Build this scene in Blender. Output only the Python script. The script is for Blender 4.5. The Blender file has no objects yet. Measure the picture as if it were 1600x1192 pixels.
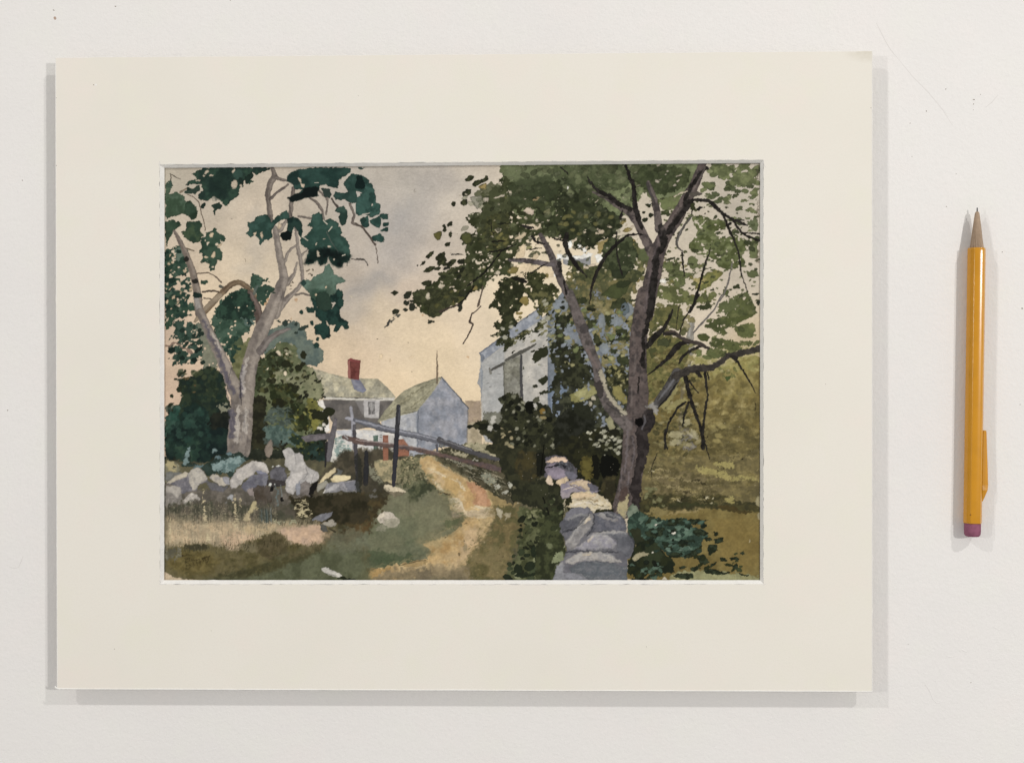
# A matted watercolour and a yellow mechanical pencil lying on a white table, seen from above.
import bpy, bmesh, math
from mathutils import Vector, Matrix
# ------------------------------------------------------------------ watercolour engine (numpy)
import numpy as np
PX0, PY0, PX1, PY1 = 255.0, 256.0, 1191.0, 911.0     # the sheet, in units of the survey drawing
S = 1.25
CW, CH = int((PX1-PX0)*S), int((PY1-PY0)*S)
TO = {'A':(250,250),'B':(560,250),'C':(870,250),'D':(250,460),'E':(560,460),'F':(870,460),
      'G':(250,670),'H':(560,670),'I':(870,670),'P':None}
_nc = {}
def noise(scale, seed=0, ax=1.0, ay=1.0):
    key = (scale, seed, ax, ay)
    if key in _nc: return _nc[key]
    r = np.random.RandomState(int(seed*131+scale*7919) % 99991)
    sx, sy = scale*S*ax, scale*S*ay
    gw, gh = int(CW/sx)+4, int(CH/sy)+4
    g = r.rand(gh, gw).astype(np.float32)
    x = np.arange(CW)/sx; y = np.arange(CH)/sy
    xi = x.astype(int); yi = y.astype(int)
    fx = (x-xi).astype(np.float32); fy = (y-yi).astype(np.float32)
    fx = fx*fx*(3-2*fx); fy = fy*fy*(3-2*fy)
    rows = g[:, xi]*(1-fx) + g[:, xi+1]*fx
    n = rows[yi]*(1-fy)[:, None] + rows[yi+1]*fy[:, None]
    _nc[key] = n
    return n
def fbm(scale, seed=0):
    return noise(scale, seed)*.55 + noise(scale*.45, seed+1)*.3 + noise(scale*.2, seed+2)*.15
def lin(c):
    if isinstance(c, str):
        c = [int(c[i:i+2], 16) for i in (0, 2, 4)]
    c = np.asarray(c, np.float32)/255
    return np.where(c <= .04045, c/12.92, ((c+.055)/1.055)**2.4).astype(np.float32)
canvas = np.zeros((CH, CW, 3), np.float32)           # painted in display values, turned linear at the end
GAIN = np.ones(3, np.float32)
def col8(c):
    if isinstance(c, str): c = [int(c[i:i+2], 16) for i in (0, 2, 4)]
    return np.minimum(np.asarray(c, np.float32)*GAIN, 255)
def pts_of(t, s):
    if isinstance(s, str):
        a = np.array([[float(v) for v in q.split(',')] for q in s.split()], np.float64)
    else:
        a = np.array(s, np.float64)
    o = a.copy()
    if TO[t] is not None:
        o[:, 0] = TO[t][0] + a[:, 0]/5; o[:, 1] = TO[t][1] + a[:, 1]/5
        if a.shape[1] > 2: o[:, 2] = a[:, 2]/5
    o[:, 0] = (o[:, 0]-PX0)*S; o[:, 1] = (o[:, 1]-PY0)*S
    if a.shape[1] > 2: o[:, 2] *= S
    return o
def chaikin(p, closed=True):
    q = np.roll(p, -1, 0) if closed else p[1:]
    b = p if closed else p[:-1]
    r = np.empty((len(b)*2, p.shape[1]))
    r[0::2] = b*.86+q*.14; r[1::2] = b*.14+q*.86
    if not closed: r = np.vstack([p[:1], r, p[-1:]])
    return r
def window(x0, y0, x1, y1):
    x0 = max(0, int(x0)); y0 = max(0, int(y0)); x1 = min(CW, int(x1)+1); y1 = min(CH, int(y1)+1)
    if x1 <= x0 or y1 <= y0: return None
    return x0, y0, x1, y1
_sd = [0]
def warp(w, rough, rs):
    x0, y0, x1, y1 = w
    Y, X = np.mgrid[y0:y1, x0:x1].astype(np.float32)
    if rough > 0:
        k = rough*S*2
        a = noise(rs, 11)[y0:y1, x0:x1]*.6+noise(rs*.4, 12)[y0:y1, x0:x1]*.4
        b = noise(rs, 21)[y0:y1, x0:x1]*.6+noise(rs*.4, 22)[y0:y1, x0:x1]*.4
        X = X+(a-.5)*k*2; Y = Y+(b-.5)*k*2
    return X, Y
def sdf_poly(X, Y, p):
    d = np.full(X.shape, 1e12, np.float32); ins = np.zeros(X.shape, bool)
    n = len(p)
    for i in range(n):
        ax, ay = p[i][:2]; bx, by = p[(i+1) % n][:2]
        ex, ey = bx-ax, by-ay
        wx, wy = X-ax, Y-ay
        t = np.clip((wx*ex+wy*ey)/(ex*ex+ey*ey+1e-9), 0, 1)
        d = np.minimum(d, (wx-ex*t)**2+(wy-ey*t)**2)
        if ay != by:
            c = ((ay > Y) != (by > Y)) & (X < ex*(Y-ay)/(by-ay)+ax)
            ins ^= c
    d = np.sqrt(d)
    return np.where(ins, -d, d)
def lay(w, d, col, a=1, soft=.6, edge=.1, ew=1.2, var=.07, col2=None, c2s=14, c2b=0., holes=0, hs=6, dry=0, grad=None):
    x0, y0, x1, y1 = w
    d = d/S
    m = np.clip(.5-d/soft, 0, 1)
    m = m*m*(3-2*m)
    if holes:
        n = noise(hs, 31)[y0:y1, x0:x1]*.6+noise(hs*.45, 32)[y0:y1, x0:x1]*.4
        m = m*np.clip((n-holes)/.05, 0, 1)
    if dry:
        n = noise(1.6, 41, 2.2, .8)[y0:y1, x0:x1]*.6+noise(5, 42)[y0:y1, x0:x1]*.4
        m = m*np.clip((n-dry)/.12, 0, 1)
    c = np.broadcast_to(col8(col), d.shape+(3,)).astype(np.float32)
    if col2 is not None:
        n = noise(c2s, 51)[y0:y1, x0:x1]*.65+noise(c2s*.35, 52)[y0:y1, x0:x1]*.35
        if grad is not None:
            gx, gy = grad
            u = (np.arange(x0, x1)-x0)/max(1, x1-x0); v = (np.arange(y0, y1)-y0)/max(1, y1-y0)
            g = (u[None]*gx if gx >= 0 else (u[None]-1)*gx)+(v[:, None]*gy if gy >= 0 else (v[:, None]-1)*gy)
            n = n*.45+g*.75-.08
        k = np.clip((n-.5+c2b)*4+.5, 0, 1)[..., None]
        c = c*(1-k)+col8(col2)*k
    if var:
        n = noise(9, 61)[y0:y1, x0:x1]*.5+noise(2.6, 62)[y0:y1, x0:x1]*.5
        c = c*(1+(n-.5)[..., None]*var*2.6)
    if edge:
        c = c*(1-edge*np.exp(-(d/ew)**2))[..., None]
    m = (m*a)[..., None]
    canvas[y0:y1, x0:x1] = canvas[y0:y1, x0:x1]*(1-m)+c*m
def F(t, s, col, rough=.9, rs=5, smooth=1, **k):
    p = pts_of(t, s)
    for _ in range(smooth): p = chaikin(p)
    e = (rough*2+k.get('soft', .8)+2)*S
    w = window(p[:, 0].min()-e, p[:, 1].min()-e, p[:, 0].max()+e, p[:, 1].max()+e)
    if w is None: return
    X, Y = warp(w, rough, rs)
    lay(w, sdf_poly(X, Y, p), col, **k)
def B(t, s, col, **k):            # building: straight edges
    k.setdefault('rough', .25); k.setdefault('edge', .06); k.setdefault('var', .05)
    F(t, s, col, smooth=0, **k)
def K(t, s, col, rough=.5, rs=5, w=None, off=0, **k):      # tapered brush stroke, x,y,width
    p = pts_of(t, s)
    if p.shape[1] == 2:
        p = np.hstack([p, np.full((len(p), 1), (w or 2)*S)])
    if len(p) > 2: p = chaikin(chaikin(p, False), False)
    e = p[:, 2].max()+(rough*2+3)*S
    wn = window(p[:, 0].min()-e, p[:, 1].min()-e, p[:, 0].max()+e, p[:, 1].max()+e)
    if wn is None: return
    X, Y = warp(wn, rough, rs)
    d = np.full(X.shape, 1e9, np.float32)
    for (ax, ay, ra), (bx, by, rb) in zip(p[:-1], p[1:]):
        ex, ey = bx-ax, by-ay; wx, wy = X-ax, Y-ay
        u = np.clip((wx*ex+wy*ey)/(ex*ex+ey*ey+1e-9), 0, 1)
        d = np.minimum(d, np.sqrt((wx-ex*u)**2+(wy-ey*u)**2)-(ra+(rb-ra)*u)/2)
    lay(wn, d, col, **k)
def leaf(x, y, a, b, ang, col, al=1, rough=.8, rs=3, soft=.5, edge=.15):
    e = max(a, b)+(rough*2+1)*S
    w = window(x-e, y-e, x+e, y+e)
    if w is None: return
    X, Y = warp(w, rough, rs)
    c, s = np.cos(ang), np.sin(ang)
    u = (X-x)*c+(Y-y)*s; v = -(X-x)*s+(Y-y)*c
    q = np.sqrt((u/a)**2+(v/b)**2)
    lay(w, (q-1)*min(a, b), col, a=al, soft=soft, edge=edge, ew=.9, var=.06)
def L(t, s, n, size, cols, ang=0., da=1., asp=.6, seed=1, al=1, **k):   # leaves dabbed over an area
    p = pts_of(t, s); r = np.random.RandomState(seed)
    x0, y0 = p[:, :2].min(0); x1, y1 = p[:, :2].max(0)
    xs = r.uniform(x0, x1, n*6); ys = r.uniform(y0, y1, n*6)
    ins = sdf_poly(xs.astype(np.float32), ys.astype(np.float32), p) < 0
    for x, y in list(zip(xs[ins], ys[ins]))[:n]:
        a = r.uniform(*size)*S; c = cols[r.randint(len(cols))]
        leaf(x, y, a, a*asp*r.uniform(.75, 1.3), ang+r.uniform(-da, da), c, al, **k)
def D(t, s, col, **k):            # single dabs: x,y,rx,ry,angle in degrees
    sc = S/5 if TO[t] is not None else S
    for q in s.split():
        v = [float(z) for z in q.split(',')]
        p = pts_of(t, [v[:2]])[0]
        rx = v[2]*sc; ry = (v[3] if len(v) > 3 else v[2])*sc
        leaf(p[0], p[1], rx, ry, np.radians(v[4]) if len(v) > 4 else 0., col, **k)
def field(points):                # soft wash through colour samples
    P = np.array([q[:2] for q in points], np.float32); C = np.array([col8(q[2]) for q in points], np.float32)
    st = 4
    Y, X = np.mgrid[0:CH+st:st, 0:CW+st:st].astype(np.float32)
    X = X/S+PX0; Y = Y/S+PY0
    wsum = 0; acc = 0
    for (px, py), c in zip(P, C):
        w = 1/((X-px)**2+(Y-py)**2+900)**1.6
        wsum = wsum+w; acc = acc+w[..., None]*c
    g = acc/wsum[..., None]
    yi = np.arange(CH)/st; xi = np.arange(CW)/st
    y0 = yi.astype(int); x0 = xi.astype(int); fy = (yi-y0)[:, None, None]; fx = (xi-x0)[None, :, None]
    r = g[:, x0]*(1-fx)+g[:, x0+1]*fx
    return (r[y0]*(1-fy)+r[y0+1]*fy).astype(np.float32)
# ------------------------------------------------------------------ the watercolour itself: paper, sky, buildings
SKY = [(262,265,'a69b87'),(330,300,'aea08c'),(400,340,'b8a68e'),(480,330,'ae9f8b'),(520,310,'a89c8c'),(560,300,'a9a094'),
 (650,290,'a69e93'),(640,350,'a29a91'),(610,400,'a49b92'),(700,300,'b3a797'),(740,350,'b5a896'),(720,420,'bdab93'),(690,390,'b0a294'),
 (590,455,'b3a28d'),(640,440,'b8a590'),(560,450,'a89a8c'),(545,480,'b6a38a'),(400,420,'c0ac8e'),(350,480,'c8b08c'),(300,560,'c2a384'),
 (270,620,'c09f83'),(262,500,'b89c82'),(680,560,'d0b893'),(740,640,'cfb58c'),(720,500,'cdb695'),(640,500,'c6b090'),(560,560,'c4a987'),
 (520,540,'c5aa86'),(620,610,'d2b68c'),(660,640,'cfb48c'),(1150,300,'aba08e'),(1175,340,'a99e8c'),(1160,420,'b2a591'),(1100,480,'beae96'),(1100,350,'b0a48f'),
 (1000,330,'b6a993'),(1040,440,'b5a78f'),(860,420,'cdb996'),(830,380,'c9b594'),(900,440,'c8b898'),(1180,540,'b59f78'),(800,460,'d0ba95'),(700,800,'a09070')]
canvas[:] = field(SKY)*1.07
canvas[:] = canvas*.8+(canvas.mean(2, keepdims=True)*np.array([1.03, 1.0, .93], np.float32))*.2
canvas *= (1+(fbm(30, 71)-.5)*.10)[..., None]
# wet grey-blue clouds run into the paper
for s, c, a in [('605,445,26 575,455,40 545,470,46 530,490,30','93918f',.3),('640,318,14 625,335,26 610,352,14','95989c',.24),
                ('560,300,30 600,330,50 620,380,50 600,430,40','9f9a98',.22),('690,280,30 660,330,45 640,400,40','a09a96',.3),('400,330,20 405,400,30 390,420,20','a8a29a',.3),
                ('586,442,18 565,448,26','84868a',.22),('640,270,20 700,275,24 740,300,16','a39b93',.3),('515,285,22 540,340,30 560,400,30','a29b95',.22),
                ('640,455,40 700,450,30','c2ac96',.3),('600,500,60 680,520,70 700,600,50','d6bd93',.25)]:
    K('P', s, c, rough=9, rs=34, a=a, soft=34, edge=0, var=.04)
# foxing and stray specks
for s in ('418,480,3','416,473,3','420,468,2','465,468,2.2','663,491,1.4','734,557,1.2','422,476,4','458,496,1'):
    D('P', s, 'b07a48', al=.6, soft=2.5, edge=0, rough=1.5)
D('P', '598,556,3.5,4', 'dcc39c', al=.8); D('P', '612,562,2,3', 'd8bf98', al=.6); D('P', '645,558,4,2,-30', 'd9c09a', al=.6); D('P', '550,463,4,2', 'cbbba0', al=.5)
D('P', '645,580,.8 592,530,.5 640,534,.5 622,655,1 577,366,1.5,.5,30 363,343,1 384,405,.5,3 412,271,.7 650,298,.4,2 652,300,.6 717,366,1,.4 606,536,.5', '6d5f50', al=.8)
# far hill between the barns
F('E','848,825 900,828 968,828 972,1010 868,1010', 'a89378', rough=.6, smooth=0, soft=1.5, edge=.05, col2='a08c76')
# far field strip and bank at the foot of the barns
F('E','865,995 972,995 980,1190 860,1190','b5a588', rough=.5, smooth=0, col2='a59678')
# ---- farmhouse
GAIN[:] = [1.07, 1.07, 1.07]
B('P','478,571 518,583 546,590 593,591 607,604 621,620 600,623 508,621 498,605','a39b80', col2='8f8a76', c2s=8, c2b=-.06, var=.12)
for s in ('514,606,.8 560,600,1 606,606,.6','520,612,.8 580,610,1 612,615,.5','518,592,1 550,598,1.2 590,596,.6','555,614,.8 600,618,.8','500,583,1.5 540,592,1 560,594,.5'):
    K('P', s, 'b4ab92', a=.5, rough=.6, rs=3)
for s in ('518,604,.6 524,610,.6','520,603,.5 526,608,.5'): K('P', s, 'c8c0a8', a=.8)
B('P','550,592 564,592 575,609 569,613 556,608','6f7080', col2='82828c'); B('P','558,606 575,609 568,612 560,611','7d8295', a=.7)
B('P','507,624 618,624 594,657 600,664 560,670 528,670 516,650 508,640','5f5a56', col2='6c6660', c2s=10)
B('P','556,625 575,624 571,640 569,648','7f7b78', a=.8)
B('P','507,619 560,621 620,620 618,625 560,625 508,623','b3aea2'); K('P','520,620,.7 560,620.5,1.4 600,622,.8','57534d')
B('P','545,563 549,560 549,591 546,590','955850'); B('P','545.5,561 566,562 563,593 549,591','69352f', col2='7a403a', c2s=6); B('P','545,561.5 550,559 566,563 564,566 549,564','8a4442')
B('P','545,563 549,563 550,591 547,588','9c6057')
B('P','570,624 596,624 594,653 571,651','b0aca6', col2='a19d9a'); B('P','577,627 588,627 588,646 578,647','5f5c5a', col2='8a8784', c2s=4); K('P','582,628,.7 582,646,.7','a9a5a0'); K('P','577,636,.7 588,636,.7','a9a5a0',a=.7)
B('P','527,671 560,670 600,672 642,680 642,716 560,714 530,700 527,690','c0bab0', col2='b2b0ac', c2s=8)
B('P','528,672 555,671 556,680 530,678','a7a8ac', a=.8)
F('P','498,626 507,623 516,656 518,674 502,677 496,666 508,655 505,650 500,640','c3beb4', rough=.5)
B('P','504,690 535,688 560,700 560,716 534,730 506,728','b4b0a6')
F('D','1380,1110 1440,1100 1470,1190 1370,1190','7d9088', rough=1.5, dry=.45)
F('G','1370,150 1420,90 1440,60 1480,120 1510,160 1500,210 1380,220','7f918a', rough=2, rs=3, dry=.38, edge=0)
B('H','128,48 166,45 166,188 130,185','4f6557', col2='61766a', c2s=4); B('H','176,40 196,40 196,190 178,188','a8a6a2')
for y in (42,60,140,158,176): K('H', f'178,{y},5 194,{y+2},5', '4d4a47')
B('H','200,45 246,44 246,240 204,246','865643', col2='946350', c2s=5); B('H','322,78 412,68 408,205 316,212','885742', col2='96654f', c2s=5); K('H','404,70,5 404,200,5','5d3a30')
B('H','247,46 290,46 285,235 247,240','a9a59e'); B('H','412,55 480,70 480,215 410,215','8e9198', col2='9b9c9e')
GAIN[:] = [1, 1, 1]
# ---- small grey barn
GAIN[:] = [1.10, 1.10, 1.10]
B('E','188,990 340,935 478,905 478,1190 410,1185 330,1080 200,1040','8d8f94', col2='9b9b9b', c2s=9, var=.08)
K('E','420,940,40 440,1010,30 430,1080,20','a4a3a2', a=.5, soft=4, edge=0); K('E','470,930,14 474,1180,14','6d7686', a=.5, soft=2)
B('E','478,890 640,690 668,640 876,888 866,905 856,1180 640,1190 560,1230 478,1260','7b7f88', col2='8a8a8f', c2s=12, var=.09)
for s in ('560,860,30 540,1000,40 560,1130,30','700,740,40 720,900,50 700,1080,40','800,900,30 790,1060,40'):
    K('E', s, '92929a', a=.35, soft=6, edge=0, rough=2)
for s in ('620,800,25 630,960,30 620,1140,20','760,830,20 770,1000,30 830,1120,40'): K('E', s, '6c717c', a=.35, soft=5, edge=0, rough=2)
GAIN[:] = [1.1, 1.1, 1.08]
K('E','478,890,6 476,1190,6','5d6674',a=.8)
B('E','158,990 230,890 300,812 370,748 480,695 600,655 668,636 648,672 610,735 490,885 466,912 400,925 330,945 240,968','8f8a72', col2='7f7b66', c2s=8, var=.12)
for s in ('330,850,10 450,760,10 600,680,6','260,920,8 380,830,10 520,740,6','420,880,8 520,800,8 600,720,5','220,955,6 300,905,6','380,905,6 460,890,6'):
    K('E', s, '6b664c', a=.5, rough=1.2, rs=3)
for s in ('360,780,10 480,720,8 620,670,4','300,870,10 400,800,8','440,850,8 500,800,6'): K('E', s, 'aba383', a=.5, rough=1, rs=3)
K('E','168,990,7 240,966,8 330,943,8 468,908,8 490,884,6 640,690,6','9c987f', rough=.6); K('E','360,925,6 465,911,6','5f5b4c',rough=.6)
K('E','660,640,6 700,690,7 780,775,7 872,885,9','565a63'); K('E','648,660,8 636,690,6','a9a58e')
K('E','626,438,4 628,560,13 628,640,15 628,692,10','75624f'); K('E','630,470,3 634,620,5','93806a')
D('H','622,72,9,8 618,88,6,8','d2cfc8')
K('E','868,900,8 860,1150,8','6c6e76',a=.6)
# ---- big pale barn
B('E','966,470 1060,425 1430,190 1600,60 1600,1190 1150,1190 1010,1140 976,1090','97948f', col2='a39e97', c2s=14, var=.06)
B('P','752,560 790,535 790,690 760,690','8b8f95', a=.45)
B('E','955,452 1080,370 1250,230 1430,105 1450,190 1280,300 1100,430 985,528','7b808c', col2='8c8f97', c2s=8)
K('E','960,455,8 1090,362,8 1250,225,8 1425,105,6','666d7e'); K('E','990,515,8 1120,425,10 1300,300,12 1440,200,10','a5a29c',a=.8)
B('E','955,452 990,470 1000,500 975,530 966,480','6b717d'); F('E','968,540 945,690 970,730 972,900 985,600','7f858f',smooth=0,a=.8)
B('E','1142,530 1284,470 1294,840 1150,790','6e6c60', col2='7d7b70', c2s=6, var=.14)
F('E','1160,700 1270,640 1275,800 1160,770','83817a',a=.5,soft=5,edge=0)
K('E','1284,470,16 1284,640,22 1288,860,22','4b4a4d'); K('E','1040,595,12 1090,565,24 1150,535,20','55534e'); K('E','1036,570,10 1046,610,22','77746d')
K('E','1160,512,18 1240,470,30 1340,420,24 1400,385,10','57554f'); K('E','1150,525,6 1150,790,6','5f5d55')
for s in ('1015,690,4 1030,686,4','1035,718,4 1055,712,5','1100,620,3 1125,614,3','1340,640,3 1360,636,3','1400,800,3 1420,800,3'): K('E', s, '6c6b6c')
for y in range(560, 1150, 46): K('E', f'985,{y},2 1130,{y-22},2', '858583', a=.35)
GAIN[:] = [1, 1, 1]
# blue shaded long wall of the barn
B('P','858,480 900,436 985,450 1000,560 985,690 858,690','848a91', col2='757d86', c2s=16, var=.08)
B('P','858,600 900,600 905,690 862,690 858,620','6b7c92', a=.8, col2='8490a2')
K('E','1500,640,10 1512,960,16 1500,1000,8','6f7c90',a=.8)
B('P','882,404 900,399 925,400 925,414 900,418 882,412','8f8f90'); K('P','872,398,2.2 886,400,2 905,402,3 926,397,4','dcd8cd',rough=1.2,rs=3); K('P','870,412,5 876,420,6 872,405,4','e0dcd2',rough=1.6,rs=3)
F('G','36,-60 300,-80 600,-60 800,-40 1290,-60 1330,200 1300,330 1000,330 820,290 600,300 400,330 150,330 36,270','2a2f24', col2='33382b', c2s=8, rough=2, soft=2)
# ------------------------------------------------------------------ left tree, bushes
GD, GK, GM, GT = '2a4238', '17251f', '43594a', '3d5c52'
F('D','262,240 330,215 390,330 430,420 460,560 350,590 320,500 330,400','80806a', col2='6f7462', rough=2, rs=6, holes=.2)
F('D','860,270 960,230 1040,215 1100,210 1120,260 1165,300 1155,345 1190,350 1215,395 1290,430 1280,520 1230,565 1170,555 1080,510 1050,460 960,360 830,470 800,440','6c796c', col2='5d6d66', c2s=12, rough=1.6, rs=5, edge=.16)
F('D','600,420 700,340 745,300 740,480 690,620 640,700 560,580 560,500','67683f', col2='7c7c52', rough=2, c2s=9)
F('D','390,190 430,130 470,60 540,-10 720,-60 745,80 745,220 700,280 640,340 600,420 560,520 500,430 440,320','35503f', col2='4a6552', c2s=11, rough=2.4, rs=5, holes=.26, edge=.15)
F('D','620,110 720,90 745,240 700,250 650,210','5c7368', rough=2, holes=.25); F('D','670,140 690,120 710,210 735,240 690,230','2b423a',rough=1.2)
F('D','560,380 640,330 660,400 600,470 560,470','536143',rough=2); F('D','590,400 690,390 700,470 620,490','6b6f45',rough=2)
L('D','470,380 640,330 640,540 520,560',16,(2.5,5),['2e4a3c','2b463a'],asp=.8,seed=5)
# olive bush to the right of the trunk
F('D','740,540 800,500 860,450 900,415 960,365 1070,380 1085,500 1150,540 1210,590 1250,680 1280,790 1230,830 1265,920 1290,1010 1220,1080 1130,1200 700,1200 710,900 740,700','56603f', col2='6d734f', c2s=13, rough=2.2, rs=6)
F('D','860,620 960,600 1060,620 1180,560 1230,640 1280,700 1290,790 1220,820 1100,800 1000,680 880,690','8b8a66', col2='7d7f5d', rough=2.4, rs=5, holes=.25)
F('D','1150,800 1230,820 1260,900 1290,980 1210,1080 1170,990','86823a', col2='6c6a33', rough=2, rs=5)
F('D','740,540 830,480 900,430 960,470 1020,520 1060,560 980,600 880,580 880,640 830,700 780,740 740,760','343c24', col2='465033', c2s=8, rough=2.2, rs=5, holes=.22)
F('D','850,700 960,690 1060,700 1060,780 1150,860 1180,960 1180,1060 1090,1070 1030,1000 980,880 870,830','30381f', col2='4b5230', c2s=7, rough=2.2, rs=5, holes=.24)
F('D','730,800 830,790 840,880 830,960 860,1060 1000,1100 1000,1200 690,1200 720,950','2a2a1e', col2='3a3a26', c2s=8, rough=2)
F('D','880,830 960,800 1000,850 960,890 890,880','2c2d1c',rough=1.5)
L('D','760,430 960,400 1150,560 1120,800 1000,1000 760,780',70,(2,5),['34361e','43451f','5a5a31','2e2f1c'],asp=.75,seed=6,al=.85)
L('D','1000,600 1290,600 1300,800 1100,900',34,(1.6,4),['2c2e22','3a3b28','55573a'],ang=-.6,da=.5,asp=.55,seed=7)
L('D','900,390 1080,380 1150,640 950,700',26,(1.5,3.5),['92906a','86845c','a39f80'],asp=.7,seed=8,al=.8)
L('D','1020,880 1290,860 1290,1060 1080,1150',40,(1.5,4),['7d7a33','5a5a2a','8d8a4a','33341d'],asp=.7,seed=9)
D('D','990,540,34,26 1130,470,22,34,10 1090,570,30,26 1060,740,24 1120,545,28,16,-20 1200,905,34,14 1240,945,44,22,-20 1310,990,22,30 1330,910,46,34 1260,940,70,34','30331f')
D('D','935,455,15,26,-40 985,615,16,20 847,578,8 1000,460,14,10','d0bfa0'); D('D','1260,1040,24,12,20 1290,1010,14','c9c3b4')
# bluish shrubs in the shade
for s in ('800,990 870,890 930,870 1000,900 1030,1000 1010,1050 930,1040 860,1010','780,1130 860,1080 940,1050 1010,1090 1040,1150 980,1190 850,1180'):
    F('D', s, '46534c', col2='55645c', c2s=5, rough=2.4, rs=4, holes=.3, a=.85)
for i in range(26):
    r = np.random.RandomState(i+40); x = 830+r.rand()*190; y = 880+r.rand()*170
    K('D', [(x,y,7),(x+22,y-10,9),(x+50,y+6,4)], ['68786f','3a4843','5d6d65'][i % 3], a=.7)
F('G','800,-20 900,-40 1040,0 1120,80 1100,130 960,120 850,90','475c54', col2='5d7268', c2s=6, rough=2.4, rs=4, holes=.2)
F('G','1000,60 1240,40 1300,140 1310,260 1240,340 1150,280 1120,180','31402d', col2='27382f', c2s=8, rough=2)
F('G','1140,170 1290,130 1310,280 1240,310','35504a', a=.7, rough=3, col2='24322c')
L('G','1040,30 1260,60 1290,200 1120,250',36,(1.5,4),['515a2c','3d4524','6c7038','22291c'],asp=.7,seed=10)
# dark bush at the far left
F('D','38,1010 60,910 110,880 150,850 175,790 130,720 165,660 240,650 330,575 440,560 500,620 520,790 565,880 560,1210 38,1210','33422f', col2='24332b', c2s=13, rough=2.2, rs=6, edge=.12)
F('D','40,1020 70,910 160,860 160,1000 110,1210 38,1210','2c5244', col2='436355', c2s=9, rough=2.4, rs=6)
F('D','160,880 300,850 380,900 380,1100 300,1210 120,1210','1f3530', col2='2f4b40', c2s=9, rough=3, a=.85)
F('D','380,960 470,900 560,880 560,1190 400,1190','1f2520', col2='2d3026', rough=3)
F('D','440,860 520,850 555,900 480,920','83836b', rough=2.5, holes=.35)
F('G','36,-10 560,-10 560,180 420,200 380,320 300,290 180,280 130,200 38,260','263c33', col2='1c2c2a', c2s=11, rough=2.6)
F('G','100,100 300,60 320,200 250,280 120,240','2f4c3c', a=.7, col2='3f5a44', c2s=7, rough=3)
L('D','130,600 500,560 520,850 180,850',80,(2,5.5),['3c4a33','2a3829','4a5434','263a30'],asp=.75,seed=11,al=.7)
L('D','60,880 400,850 380,1190 50,1190',60,(3,7),['2d4d41','1b2c29','3b5c4c','22382f'],asp=.8,seed=12,al=.6)
L('D','150,640 240,620 300,760 160,830',14,(1.5,3),['2b3a2a','37452f','6d5c3a'],asp=.7,seed=13)
D('D','120,660,14,10 90,790,16,14 85,855,24,14,-30 75,870,10 190,600,24,10,-40 160,625,20,9,-45 150,740,22,24 95,900,9','323a28')
# ragged leaf sprays on the left edge
F('D','38,150 120,170 90,240 40,290','35523f', rough=2.5, rs=4, holes=.3)
F('D','60,330 120,275 100,215 190,200 280,230 305,330 345,420 330,470 250,545 130,540 62,520 130,450 60,440 100,395 190,370 150,330','314a3c', col2='40584a', rough=2.6, rs=4, holes=.36, hs=7)
L('D','60,260 330,220 340,540 80,540',44,(2,5),['2f4739','3c5646','27392f'],ang=-.7,da=.6,asp=.6,seed=14)
D('D','90,433,30,22,-20 270,510,24,20 175,495,20 300,430,40,14,-40','1f2f27')
K('D','50,400,22 130,375,18 170,410,14 240,450,26','8a7060', a=.85, rough=1.5)
# big masses of the left tree
hole = 'b8a68e'
F('A','38,700 100,690 140,675 205,700 215,760 205,810 220,880 235,950 255,1060 290,1190 120,1240 38,1200','37523f', col2='29443a', c2s=12, rough=2.8, rs=5, holes=.34, hs=8, edge=.15)
F('A','100,700 180,680 200,760 130,790','5f7262', rough=2)
L('A','40,720 220,700 250,1180 40,1180',60,(2.5,6),['2d4939','3d5a47','223a30','4a6350'],asp=.65,seed=15)
L('A','60,700 240,820 260,1180 40,1150',20,(1.5,3.5),['c2aa88','bfa684'],ang=-.5,asp=.6,seed=16)
F('A','40,205 75,165 102,190 80,240 60,262 130,250 190,280 205,330 240,320 285,370 305,430 260,468 210,440 180,420 130,430 100,442 38,470','3f573f', col2='4f6650', c2s=10, rough=1.5, rs=5, edge=.16)
F('A','200,330 245,325 305,430 260,468 190,430','2a3d2c', rough=1.5, col2='38503c')
F('A','38,480 90,468 150,482 160,522 118,540 82,592 38,690','2d4433', col2='3b543f', rough=1.5, edge=.15)
F('A','210,475 318,478 330,520 310,545 350,590 300,640 262,655 215,620 165,580 200,535','334a38', col2='465a3e', c2s=9, rough=1.4, edge=.16)
F('A','370,565 440,535 452,560 510,600 505,642 470,620 482,660 450,682 492,710 490,785 440,792 432,855 385,872 380,830 395,800 318,805 335,740 303,722 330,680 310,620 345,595','2f4a3a', col2='3d5845', rough=1.6, rs=4, holes=.22, hs=7, edge=.16)
D('A','405,585,14,22,30 470,665,22,10,-30 420,740,16,28,20 360,760,18,10','c4ae8d')
F('A','320,940 370,932 375,955 350,975 322,965','38513f',rough=1,holes=.2)
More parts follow.
